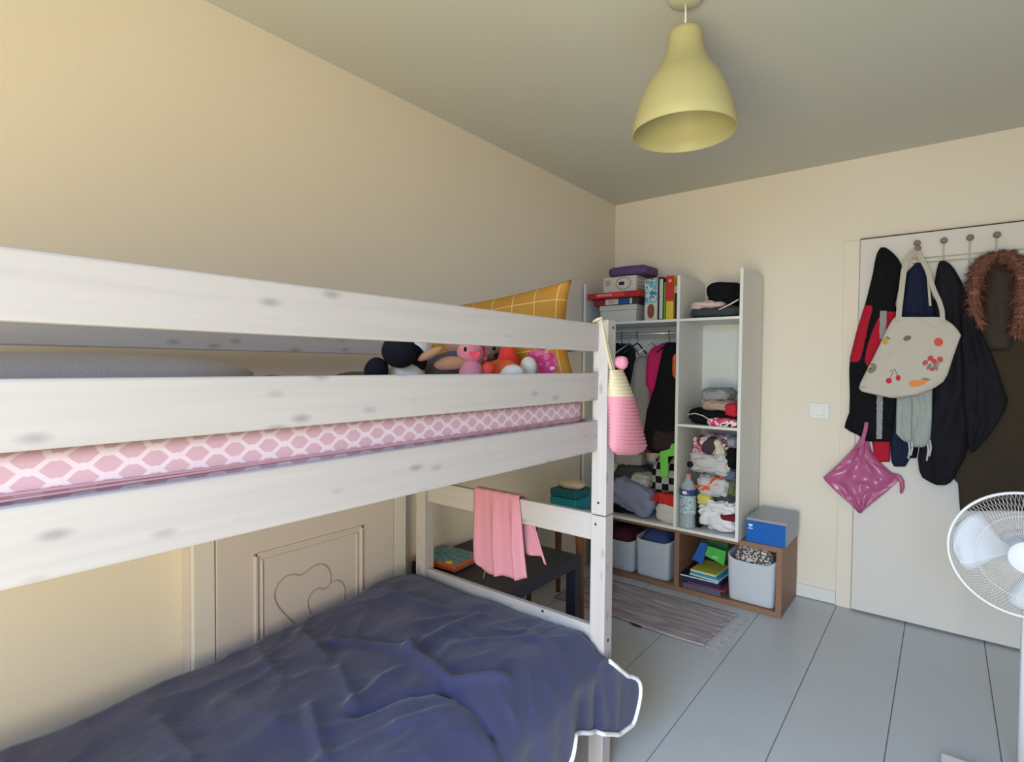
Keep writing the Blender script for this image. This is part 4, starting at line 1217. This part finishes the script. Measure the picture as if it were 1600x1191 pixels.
# ------------------------------------------------------------------ bins and papers in the cube shelf
BIN = M('bin_white_felt', (192, 196, 204), 0.95, 0.05, 12, 0.5, 90, stretch=(1, 1, 4))
def bin_(x0, x1, ytop, Y, depth, label, fill, fill_label, sag, seed, up=0.035):
    ZF = bt + 0.001
    a = at(x0, 880, Y=Y).x; b = at(x1, 880, Y=Y).x; zt = at((x0 + x1) / 2, ytop, Y=Y).z
    r = root('storage_bin', label, 'bin', ((a + b) / 2, Y + depth / 2, ZF), 'white storage bins in the cube shelf')
    cxm, cym = (a + b) / 2, Y + depth / 2
    bm = new_bm(); rings = []
    def ring(s, z, sagz):
        out = []
        for k in range(64):
            th = 2 * math.pi * k / 64
            c_, s_ = math.cos(th), math.sin(th)
            ux = math.copysign(abs(c_) ** 0.22, c_); uy = math.copysign(abs(s_) ** 0.22, s_)
            zz = z - sagz * (1 - abs(ux) ** 4) * (1 if uy < 0 else 0.3) * 1.0
            bul = 1 + 0.012 * noise.noise(Vector((ux * 2, uy * 2, z * 12 + seed)))
            out.append(Vector((cxm + ux * (b - a) / 2 * s * bul, cym + uy * depth / 2 * s * bul, zz)))
        return out
    H_ = zt - ZF
    prof_ = [(0.90, ZF, 0), (0.925, ZF + 0.006, 0)] + [(0.93 + 0.06 * q, ZF + H_ * q, sag * q * q) for q in (0.15, 0.3, 0.45, 0.6, 0.75, 0.9, 1.0)]
    for s, z, g in prof_: rings.append(ring(s, z, g))
    for s, z, g in [(0.96, zt - 0.001, sag), (0.93, zt - 0.03, sag), (0.91, ZF + 0.02, 0)]: rings.append(ring(s, z, g))
    V = grid(bm, rings, wrap=True)
    bm.faces.new(V[0][::-1]); bm.faces.new(V[-1])
    part('basket', bm, BIN, r)
    f = single('folded_clothes', blob(new_bm(), (cxm, cym, (ZF + 0.045 + zt + up) / 2), ((b - a) * 0.77, depth * 0.78, zt + up - ZF - 0.045), p=6, pz=3, amp=0.012, freq=14, seed=seed, nu=48, nv=24), fill, fill_label, 'clothing')
    return r
bin_(936, 990, 840, 3.145, 0.26, 'white felt storage bin at the left of the cube shelf', M('bin_maroon', (84, 34, 48), 0.95, 0.1, 20, 0.3), 'maroon clothes filling the leftmost storage bin', 0.018, 1, 0.042)
bin_(991, 1046, 843, 3.150, 0.26, 'white felt storage bin left of the cube shelf divider', patch_mat('bin_blue_brown', [(60, 72, 118), (60, 72, 118), (84, 70, 66)], 8), 'blue and brown clothes filling the bin beside the divider', 0.016, 2, 0.045)
bin_(1134, 1212.5, 872, 3.142, 0.27, 'large white felt storage bin at the right of the cube shelf', patch_mat('bin_leaf_print', [(70, 60, 58), (196, 188, 182), (96, 84, 78), (214, 208, 206)], 40), 'brown and white patterned clothes filling the right storage bin', 0.03, 3, 0.05)
heap('blue_cloth', 950, 985, 815, 828, 3.20, 0.14, M('light_blue_cotton', (116, 136, 172), 0.95), 'light blue cloth on the maroon clothes in the left bin', amp=0.006, seed=46)
# papers and books in the right cell
ZF = bt + 0.001
def flat_book(name, px, z0, th, size, rotz, mat, label, cat='book', pages=None, tilt=0.0):
    c = at(px[0], px[1], Y=3.24)
    r = root(name, label, cat, (c.x, 3.26, z0), 'books and folders in the cube shelf')
    x, y = c.x, 3.14 + size[1] / 2
    b_ = bx((x - size[0] / 2, y - size[1] / 2, z0), (x + size[0] / 2, y + size[1] / 2, z0 + th), 0.001)
    R2 = Matrix.Translation((x, y, z0)) @ Matrix.Rotation(rotz, 4, 'Z') @ Matrix.Rotation(tilt, 4, 'Y') @ Matrix.Translation((-x, -y, -z0))
    bmesh.ops.transform(b_, matrix=R2, verts=b_.verts[:])
    part('cover', b_, mat, r)
    if pages:
        b2 = bx((x - size[0] / 2 + 0.004, y - size[1] / 2 - 0.0008, z0 + th * 0.2), (x + size[0] / 2 + 0.0008, y + size[1] / 2 - 0.004, z0 + th * 0.8))
        bmesh.ops.transform(b2, matrix=R2, verts=b2.verts[:])
        part('pages', b2, pages, r)
    return r
PAGE = M('page_white', (206, 208, 206), 0.8)
bkx = 1104
flat_book('plastic_folder', (bkx, 910), ZF, 0.030, (0.215, 0.30), 0.02, M('smoky_plastic', (98, 96, 112), 0.25, 0.1, 20), 'smoky clear plastic folder at the bottom of the book stack', 'folder')
flat_book('pink_folder', (bkx + 9, 905), ZF + 0.031, 0.010, (0.22, 0.28), -0.04, M('dusky_red_card', (140, 60, 76), 0.6), 'dusky red folder above the smoky plastic one', 'folder')
flat_book('navy_folder', (bkx, 900), ZF + 0.042, 0.024, (0.215, 0.29), 0.03, M('navy_card', (34, 46, 86), 0.5), 'navy folder in the middle of the book stack', 'folder')
flat_book('black_notebook', (bkx - 4, 893), ZF + 0.067, 0.013, (0.22, 0.28), 0.02, M('black_card', (30, 32, 42), 0.5), 'black notebook with white page edges in the stack', 'notebook', PAGE)
flat_book('light_blue_book', (bkx + 7, 885), ZF + 0.081, 0.013, (0.17, 0.24), -0.08, M('sky_card', (104, 168, 200), 0.5), 'light blue book on the black notebook', 'book', PAGE)
flat_book('teal_book', (bkx + 8, 880), ZF + 0.095, 0.010, (0.16, 0.22), -0.10, M('bright_teal_card', (40, 152, 176), 0.5), 'teal book on the light blue one', 'book')
flat_book('yellow_book', (bkx + 5, 876), ZF + 0.106, 0.013, (0.15, 0.21), -0.05, M('yellow_green_card', (206, 200, 84), 0.5), 'yellow book with white pages on the teal one', 'book', PAGE)
for nm, px_, Y_, th_, mat_, lb in (
    ('green_workbook', ((1101, 868), (1106, 853), (1134, 862), (1131, 884)), 3.15, 0.010, M('leaf_green_card', (74, 168, 74), 0.5), 'leaf green workbook leaning on top of the stack'),
    ('blue_workbook', ((1081, 874), (1095, 847), (1106, 850), (1097, 882)), 3.20, 0.012, M('cobalt_card', (42, 92, 168), 0.5), 'cobalt blue workbook leaning at the left of the green one'),
    ('dark_green_folder', ((1100, 850), (1106, 842), (1138, 850), (1136, 866)), 3.25, 0.010, M('forest_card', (38, 92, 52), 0.6), 'dark green folder behind the leaf green workbook')):
    b_ = new_bm(); extrude_poly(b_, [at(x, y, Y=Y_) for x, y in px_], (0, th_, 0), 0.001)
    if nm == 'green_workbook':
        r = root(nm, lb, 'book', (at(1115, 880, Y=Y_).x, Y_, at(1115, 882, Y=Y_).z))
        tr = bvh_of(b_); part('cover_mark', decal(disc_poly(1117, 871, 6, 2.2, 12, 0.3), Y_, tr), M('pale_green_mark', (130, 200, 120), 0.5), r)
        part('cover', b_, mat_, r)
    else:
        single(nm, b_, mat_, lb, 'book')

# blue shoe box on the cube shelf
bb = root('blue_box', 'blue shoe box with a grey lid on the right end of the cube shelf', 'box', (-0.745, 3.31, SZ))
ba, bb_ = at(1166, 835, Y=3.14).x, at(1228, 835, Y=3.14).x
part('box_body', bx((ba, 3.140, SZ + 0.001), (bb_, 3.46, 0.492), 0.002), M('grey_blue_card', (150, 160, 178), 0.35, 0.05, 8), bb)
part('front_panel', bx((ba, 3.1365, SZ + 0.001), (bb_ - 0.001, 3.140, 0.493), 0.001), M('strong_blue_card', (16, 92, 176), 0.45), bb)
part('lid', bx((ba - 0.002, 3.145, 0.493), (bb_ + 0.003, 3.463, 0.508), 0.003), M('frosted_grey_lid', (150, 158, 172), 0.3, 0.04, 8), bb)
lg = new_bm()
lc = Vector((ba + 0.022, 3.1362, 0.463))
for ang in (-0.7, 0.0, 0.7):
    blob(lg, lc + Vector((math.sin(ang) * 0.008, 0, math.cos(ang) * 0.008)), (0.0075, 0.0012, 0.018), (0, ang, 0), nu=14, nv=8)
for k in range(2):
    box(lg, (lc.x - 0.012, 3.1357, lc.z - 0.008 - k * 0.005), (lc.x + 0.012, 3.1367, lc.z - 0.0055 - k * 0.005))
part('logo', lg, M('logo_white', (220, 226, 236), 0.5), bb)

# ------------------------------------------------------------------ over-door hook rack
WIRE = M('cream_wire', (196, 188, 168), 0.4)
KNOB = M('taupe_knob', (140, 120, 102), 0.5)
DY = 3.490
rk = root('hook_rack', 'cream wire hook rack with round knobs hung over the door', 'hook rack', (0.0, 3.47, 1.85))
for y0, y1 in ((405, 394), (412, 402)):
    a = at(1425, y0, Y=3.478); b = at(1548, y1, Y=3.478)
    b = a + (b - a) * 1.9; b.z = a.z
    part('wire', tube(new_bm(), [a, b], 0.0026, 8), WIRE, rk)
for kx, ky in ((1433, 380), (1475, 376), (1516, 371.5), (1558, 367)):
    k = at(kx, ky, Y=3.452)
    h = part('hook', tube(new_bm(), [(k.x, 3.452, k.z), (k.x, 3.474, k.z - 0.03), (k.x, 3.480, k.z - 0.07), (k.x, 3.478, k.z - 0.13), (k.x, 3.462, k.z - 0.15), (k.x, 3.445, k.z - 0.14)], 0.0030, 8), WIRE, rk)
    part('knob', blob(new_bm(), k, (0.030, 0.030, 0.030), nu=16, nv=10), KNOB, h)
k2 = at(1434, 388, Y=3.435)
part('knob', blob(new_bm(), k2, (0.028, 0.028, 0.034), nu=16, nv=10), KNOB, rk)

# ------------------------------------------------------------------ clothes on the door
def garment(rows, Y, depth, **kw):
    return loft(new_bm(), rows, Y, depth, n=kw.pop('n', 64), m=kw.pop('m', 84), **kw)
DOORG = 'clothes hanging on the door hooks'
J1 = [(387, 1376, 1384), (391, 1373, 1390), (397, 1370, 1397), (405, 1368, 1404), (415, 1366, 1409), (425, 1364.5, 1410), (440, 1361, 1408), (460, 1356, 1402), (475, 1352, 1399),
      (490, 1347, 1402), (520, 1338, 1406), (560, 1328, 1410), (580, 1327, 1412), (620, 1328, 1408), (645, 1327, 1404), (658, 1322, 1402), (668, 1319.5, 1401), (674, 1328, 1400), (680, 1341, 1400), (690, 1352, 1400)]
j1 = root('black_red_jacket', 'black hooded jacket with red panels at the left of the door', 'jacket', (at(1365, 680, Y=3.45).x, 3.45, at(1365, 688, Y=3.45).z), DOORG)
bm = garment(J1, 3.462, 0.050, nf=5, fold=0.12, seed=1, n=220, m=300)
Y_SPLIT = 3.460
st1, st2, red1, red2 = split_part(bm, [
    [(1375, 486), (1385.5, 486), (1384, 530), (1374, 530)], [(1370, 600), (1380, 600), (1378, 686), (1369.5, 686)],
    [(1352, 477), (1359, 477), (1363, 479), (1362, 488), (1358, 502), (1352, 530), (1347, 553), (1344, 562), (1340, 566), (1328, 566), (1320, 556), (1326, 525), (1338, 495)],
    [(1383, 487), (1402, 488), (1402, 500), (1380, 540), (1358, 574), (1352, 568), (1352, 555), (1356, 538), (1363, 518), (1372, 498)]])
part('shell', bm, BLACKC, j1)
part('red_panel', red1, REDC, j1); part('red_panel', red2, REDC, j1)
part('grey_stripe', st1, GREYC, j1); part('grey_stripe', st2, GREYC, j1)
Y_SPLIT = 1e9

j2rows = [(411, 1431, 1440), (418, 1424, 1444), (426, 1417, 1447), (450, 1413, 1453), (480, 1408, 1462), (520, 1402, 1466), (600, 1396, 1440), (690, 1391, 1430), (712, 1392, 1424), (722, 1393, 1419), (729, 1397, 1415)]
single('navy_jacket', garment(j2rows, 3.470, 0.045, nf=6, fold=0.14, seed=2), NAVYC, 'navy jacket hanging behind the white tote bag', 'jacket', DOORG)
single('red_sweater', garment([(640, 1366, 1392), (688, 1362, 1391), (700, 1364, 1391), (718, 1366, 1391), (722, 1368, 1390)], 3.476, 0.020, nf=4, fold=0.1, seed=3), REDC,
       'red sweater hem showing below the black and red jacket', 'clothing', DOORG)
single('black_hoodie', garment([(640, 1400, 1440), (690, 1402, 1436), (706, 1418, 1434), (716, 1422, 1432)], 3.478, 0.015, nf=4, fold=0.1, seed=4), BLACKC,
       'black hoodie hem below the grey scarf', 'clothing', DOORG)

# black padded coat
pc_ = root('padded_coat', 'long black padded coat in the middle of the door', 'coat', (at(1480, 750, Y=3.43).x, 3.43, at(1480, 757, Y=3.43).z), DOORG)
PUF = M('black_puffer_nylon', (30, 29, 35), 0.85, 0.15, 12, 0.2, 40, spec=0.12)
body = [(408, 1469, 1477), (412, 1466, 1484), (420, 1464, 1491), (430, 1462, 1497), (445, 1460, 1505), (465, 1459, 1512), (490, 1460, 1515), (520, 1458, 1524), (560, 1458, 1530), (620, 1457, 1530), (660, 1452, 1524),
        (685, 1445, 1516), (698, 1437, 1513), (715, 1434, 1508), (735, 1436, 1497), (746, 1441, 1492), (753, 1452, 1487), (758, 1463, 1478)]
part('body', garment(body, 3.418, 0.048, nf=5, fold=0.22, seed=5, back=0.008), PUF, pc_)
sleeve = [(485, 1500, 1518), (520, 1500, 1532), (560, 1502, 1552), (600, 1504, 1566), (625, 1505, 1575), (640, 1506, 1571), (660, 1508, 1560), (680, 1510, 1546), (697, 1512, 1531), (706, 1517, 1523)]
part('sleeve', garment(sleeve, 3.375, 0.045, nf=4, fold=0.22, seed=6, back=0.012), PUF, pc_)

# olive parka with fur hood
pk_ = root('fur_hood_parka', 'dark olive parka with brown fur hood at the right of the door', 'coat', (at(1570, 790, Y=3.43).x, 3.43, at(1570, 797, Y=3.43).z), DOORG)
OLV = M('olive_parka_cotton', (66, 56, 44), 0.9, 0.10, 10, 0.3, 150, spec=0.1)
prow = [(402, 1536, 1590), (412, 1528, 1600), (440, 1522, 1612), (500, 1520, 1630), (560, 1518, 1650), (650, 1512, 1662), (700, 1504, 1664), (728, 1486, 1664), (738, 1479, 1664), (746, 1488, 1664), (756, 1497, 1664), (785, 1499, 1664), (798, 1500, 1664)]
part('body', garment(prow, 3.478, 0.034, back=0.008, nf=7, fold=0.10, seed=7, n=72), OLV, pk_)
part('sleeve', garment([(430, 1606, 1618), (470, 1612, 1640), (540, 1622, 1658), (620, 1634, 1672), (680, 1640, 1676), (712, 1644, 1674), (720, 1650, 1668)], 3.425, 0.045, nf=4, fold=0.2, seed=14, n=36, m=44), OLV, pk_)
hood = [(404, 1550, 1574), (412, 1543, 1582), (430, 1539, 1588), (460, 1537, 1590), (500, 1535, 1588), (530, 1532, 1584), (548, 1540, 1578)]
part('hood', garment(hood, 3.425, 0.045, nf=4, fold=0.12, seed=8, n=36, m=40), M('olive_hood_lining', (60, 52, 44), 0.95, 0.15, 30, 0.4), pk_)
random.seed(21)
FURM = M('brown_fur', (150, 104, 88), 0.9, 0.55, 45, spec=0.1)
fbm = new_bm()
fpath = [at(x, y, Y=3.385) for x, y in ((1531, 512), (1524, 488), (1522, 460), (1526, 432), (1537, 411), (1556, 400), (1578, 402), (1594, 416), (1600, 444), (1600, 476), (1594, 506), (1588, 522))]
frad = [0.012, 0.020, 0.024, 0.026, 0.024, 0.022, 0.024, 0.028, 0.030, 0.032, 0.030, 0.020]
tube(fbm, fpath, frad, 12)
fcum = len(fpath) - 1
for k in range(9000):
    u = random.random() * fcum; i = min(int(u), fcum - 1); w = u - i
    c = fpath[i].lerp(fpath[i + 1], w); r_ = frad[i] * (1 - w) + frad[i + 1] * w
    tdir = (fpath[i + 1] - fpath[i]).normalized()
    rnd = Vector((random.gauss(0, 1), random.gauss(0, 1), random.gauss(0, 1)))
    out = (rnd - tdir * rnd.dot(tdir)).normalized()
    L_ = random.uniform(0.020, 0.055)
    p_ = c + out * r_ * 0.92
    tip = p_ + out * L_ * 0.7 + tdir * math.sin(u * 23 + 3 * math.sin(u * 7)) * 0.55 * L_ + Vector((0.25 * math.sin(u * 41) * L_, 0, -0.30 * L_))
    sd = out.cross(tdir).normalized() * 0.0020
    mid = p_.lerp(tip, 0.55) + out * 0.003
    v0, v1, v2, v3, v4 = (fbm.verts.new(q) for q in (p_ - sd, p_ + sd, mid + sd * 0.7, mid - sd * 0.7, tip))
    fbm.faces.new((v0, v1, v2, v3)); fbm.faces.new((v3, v2, v4))
fo = part('fur_trim', fbm, FURM, pk_, 'shaggy brown fur trim of the hood')
fo['kind'] = 'stuff'

# grey green scarf with tassels
scf = root('grey_scarf', 'pale grey green scarf hanging below the white tote bag', 'scarf', (at(1428, 700, Y=3.42).x, 3.42, at(1428, 700, Y=3.42).z), DOORG)
SCF = M('grey_green_knit', (158, 164, 160), 0.95, 0.06, 30, 0.4, 160, spec=0.1)
part('left_fold', garment([(575, 1402, 1432), (620, 1401, 1430), (650, 1400, 1428), (678, 1400, 1427), (688, 1410, 1427), (692, 1418, 1426)], 3.405, 0.020, nf=5, fold=0.35, seed=9, n=32, m=40), SCF, scf)
part('right_fold', garment([(575, 1420, 1458), (620, 1424, 1457), (660, 1425, 1456), (685, 1424, 1454), (693, 1424, 1452), (699, 1428, 1444)], 3.385, 0.020, nf=4, fold=0.35, seed=10, n=32, m=40), SCF, scf)
for tx, ty0, ty1 in ((1420, 690, 717), (1424, 690, 712), (1449, 688, 720), (1453, 688, 713)):
    part('tassel', tube(new_bm(), [at(tx, ty0, Y=3.380), at(tx + 1.5, (ty0 + ty1) / 2, Y=3.378), at(tx - 1, ty1, Y=3.380)], 0.0045, 7), LGREYC, scf)

# white tote bag with fruit prints
tt = root('tote_bag', 'white cotton tote bag printed with fruit and vegetables on the door', 'bag', (at(1420, 620, Y=3.35).x, 3.35, at(1420, 622, Y=3.35).z))
TOTE = M('natural_cotton', (190, 182, 172), 0.95, 0.03, 12, 0.3, 220, spec=0.1)
trow = [(496, 1398, 1472), (499, 1395, 1477), (507, 1390, 1489), (516, 1385, 1497), (524, 1381, 1502), (540, 1374, 1496), (560, 1364, 1489), (585, 1351, 1481), (597, 1345, 1474), (606, 1342, 1461), (612, 1346, 1448), (617, 1368, 1436), (622, 1392, 1404)]
BY = 3.335
bm = garment(trow, BY, 0.030, nf=3, fold=0.16, seed=11, n=72, m=70, round_top=False, sq=0.45)
tree = bvh_of(bm)
def print_(poly, col, nm):
    part('fruit_print', decal(poly, BY, tree), M('tote_print_' + nm, col, 0.9, 0.05), tt)
print_(disc_poly(1383.5, 533.5, 5, 5.5), (186, 158, 62), 'yellow')
print_(disc_poly(1388, 528.5, 4, 1.6, rot=0.5), (112, 116, 100), 'leaf')
print_(disc_poly(1418, 529, 6.5, 4, rot=-0.3), (112, 110, 92), 'olive')
print_(disc_poly(1466.5, 535, 7.2, 6.6), (208, 84, 74), 'tomato')
print_(disc_poly(1363, 575.5, 7, 8.5, rot=0.7), (132, 130, 108), 'avocado')
print_(disc_poly(1361, 577, 2.6, 2.8), (104, 96, 74), 'stone')
print_(disc_poly(1389.5, 595, 4.8, 4.5), (190, 48, 64), 'cherry')
print_(disc_poly(1404, 590.5, 3.8, 4.6), (190, 48, 64), 'cherry')
for a_, b_ in (((1392, 591), (1396, 580)), ((1402, 586), (1399, 577)), ((1390, 581), (1399, 577))):
    d_ = Vector((b_[0] - a_[0], b_[1] - a_[1])).normalized(); nn = Vector((-d_.y, d_.x)) * 0.6
    print_([(a_[0] - nn.x, a_[1] - nn.y), (b_[0] - nn.x, b_[1] - nn.y), (b_[0] + nn.x, b_[1] + nn.y), (a_[0] + nn.x, a_[1] + nn.y)], (128, 120, 108), 'stem')
print_([(1420, 598), (1424, 594.5), (1432, 594), (1442, 593.5), (1452, 595), (1446, 599), (1438, 603), (1430, 605), (1423, 604)], (220, 138, 80), 'carrot')
print_(disc_poly(1447, 592.5, 7.5, 1.8, rot=0.15), (132, 134, 116), 'greens')
for dx, dy, rx, ry, col, nm in ((-11, 1, 4, 5, (186, 84, 92), 'rose'), (-3, -6, 5, 4, (188, 74, 84), 'rose_b'), (3, -1, 5, 4, (206, 60, 76), 'rose_c'), (12, -4, 4.5, 5, (184, 80, 90), 'rose_d'), (-5, 7, 6, 3, (128, 126, 112), 'foliage'), (5, 8, 6, 3, (122, 120, 108), 'foliage'), (0, 11, 4, 3, (186, 70, 82), 'rose_e'), (8, 3, 4, 3, (150, 140, 128), 'foliage_b')):
    print_(disc_poly(1457 + dx, 566 + dy, rx, ry, 10, dx * 0.2), col, nm)
print_([(1343.5, 603.6), (1353, 604.6), (1353, 605.8), (1343.5, 604.8)], (120, 112, 104), 'small_text')
part('cloth_body', bm, TOTE, tt)
def ribbon(px, w, Y0_, Y1_, th=0.003):
    b_ = new_bm(); L_, R2_ = [], []
    n_ = len(px)
    for i, (x, y) in enumerate(px):
        yy = Y0_ + (Y1_ - Y0_) * i / (n_ - 1)
        xa, ya = px[max(i - 1, 0)]; xb, yb_ = px[min(i + 1, n_ - 1)]
        d = Vector((xb - xa, yb_ - ya)).normalized(); nrm = Vector((-d.y, d.x)) * w / 2
        L_.append(at(x - nrm.x, y - nrm.y, Y=yy)); R2_.append(at(x + nrm.x, y + nrm.y, Y=yy))
    F_ = [[l, r, r + Vector((0, th, 0)), l + Vector((0, th, 0))] for l, r in zip(L_, R2_)]
    V_ = grid(b_, F_, wrap=True, smooth=False)
    b_.faces.new(V_[0][::-1]); b_.faces.new(V_[-1])
    bmesh.ops.recalc_face_normals(b_, faces=b_.faces[:])
    return b_
part('handle', ribbon([(1403.5, 502), (1405.5, 480), (1409, 450), (1412, 425), (1416, 408), (1424, 398), (1432, 391)], 9, 3.302, 3.43), TOTE, tt)
part('handle', ribbon([(1473, 503), (1472, 486), (1468, 472), (1460, 455), (1454, 438), (1448, 420), (1440, 405), (1433, 392)], 8, 3.302, 3.43), TOTE, tt)
part('handle_end', ribbon([(1449, 425), (1451, 445), (1453.5, 478)], 4, 3.40, 3.38), TOTE, tt)

# pink plastic bag
pb_ = root('plastic_bag', 'shiny pink plastic bag hanging low at the left of the door', 'bag', (at(1345, 800, Y=3.44).x, 3.44, at(1345, 802, Y=3.44).z))
PLA = M('pink_polythene', (178, 92, 134), 0.25, 0.10, 9, 0.7, 12, spec=0.5)
brow = [(676, 1346, 1354), (690, 1341, 1358), (705, 1329, 1362), (720, 1315, 1373), (735, 1299, 1389), (741, 1292, 1398), (746, 1286, 1404), (752, 1290, 1403), (770, 1309, 1384), (785, 1326, 1365), (795, 1337, 1353), (802, 1343.5, 1346)]
part('pouch', garment(brow, 3.470, 0.034, nf=5, fold=0.45, seed=12, sq=0.6, n=90, m=90), PLA, pb_)
part('handle', ribbon([(1347, 694), (1350, 680), (1353, 668), (1354, 660)], 6, 3.425, 3.392), PLA, pb_)
part('handle', tube(new_bm(), [at(1396, 742, Y=3.462), at(1404, 745, Y=3.458), at(1409, 752, Y=3.456), at(1410, 762, Y=3.456), at(1408, 771, Y=3.458)], [0.010, 0.012, 0.011, 0.010, 0.006], 10), PLA, pb_)

# ------------------------------------------------------------------ pedestal fan at the right edge
fc = Vector((0.208, 2.262, 0.768))
fax = Vector((0.02, -1.0, 0.10)).normalized()
fn = root('pedestal_fan', 'white pedestal fan with wire grille at the right edge', 'fan', (0.19, 2.25, 0))
FANW = M('fan_white_plastic', (222, 222, 226), 0.4, 0.01, 8)
FANB = M('fan_blade_frosted', (206, 208, 218), 0.35, 0.02, 8, spec=0.4, alpha=0.92)
fr_ = Vector((0, 0, 1)).cross(fax).normalized(); fu = fax.cross(fr_).normalized()
def fp(r, a, h): return fc + fr_ * (r * math.cos(a)) + fu * (r * math.sin(a)) + fax * h
RF = 0.185
part('rim', tube(new_bm(), [fp(RF, 2 * math.pi * k / 72, 0.0) for k in range(72)], 0.0046, 8, closed=True), FANW, fn)
for nm, sg in (('front_grille', 1), ('rear_grille', -1)):
    g_ = new_bm()
    for k in range(110):
        a = 2 * math.pi * k / 110
        tw = 0.35 * sg
        tube(g_, [fp(r, a + tw * (1 - r / RF), sg * hh) for r, hh in ((0.045, 0.062), (0.09, 0.060), (0.135, 0.052), (0.165, 0.034), (RF, 0.0))], 0.00065, 4, cap=False)
    for rr, hh in ((0.045, 0.062), (0.120, 0.056)):
        tube(g_, [fp(rr, 2 * math.pi * k / 48, sg * hh) for k in range(48)], 0.0009, 5, closed=True)
    part(nm, g_, FANW, fn)
part('grille_badge', lathe(new_bm(), [(0.0, 0.068), (0.040, 0.066), (0.047, 0.060)], fc, 32, axis=fax), FANW, fn)
for b0 in (math.radians(172), math.radians(52), math.radians(292)):
    P_ = []
    for i in range(15):
        r = 0.028 + 0.146 * i / 14
        wd_ = 0.25 + 0.52 * math.sin(min(1, (i / 14) * 1.15) * math.pi / 2)
        if i > 11: wd_ *= math.sqrt(max(0.05, 1 - ((i - 11) / 3.2) ** 2))
        P_.append([fp(r, b0 + wd_ * (j / 8 - 0.5) * 1.75, 0.022 * (j / 8 - 0.5) - 0.002) for j in range(9)])
    b_ = new_bm(); grid(b_, P_)
    o = part('blade', b_, FANB, fn); sm = o.modifiers.new('thickness', 'SOLIDIFY'); sm.thickness = 0.003
part('hub', lathe(new_bm(), [(0.0, 0.030), (0.024, 0.026), (0.032, 0.0), (0.030, -0.03)], fc, 28, axis=fax), FANW, fn)
part('motor_housing', lathe(new_bm(), [(0.050, -0.062), (0.062, -0.075), (0.062, -0.12), (0.048, -0.155), (0.0, -0.165)], fc, 32, axis=fax), FANW, fn)
part('pole', tube(new_bm(), [(0.226, 2.365, 0.03), (0.226, 2.365, 0.70), (0.214, 2.372, 0.755)], 0.014, 16), FANW, fn)
bc = at(1470, 1175, Z=0.04)
part('base', bx((bc.x, bc.y - 0.34, 0.002), (bc.x + 0.34, bc.y, 0.04), 0.006), FANW, fn)
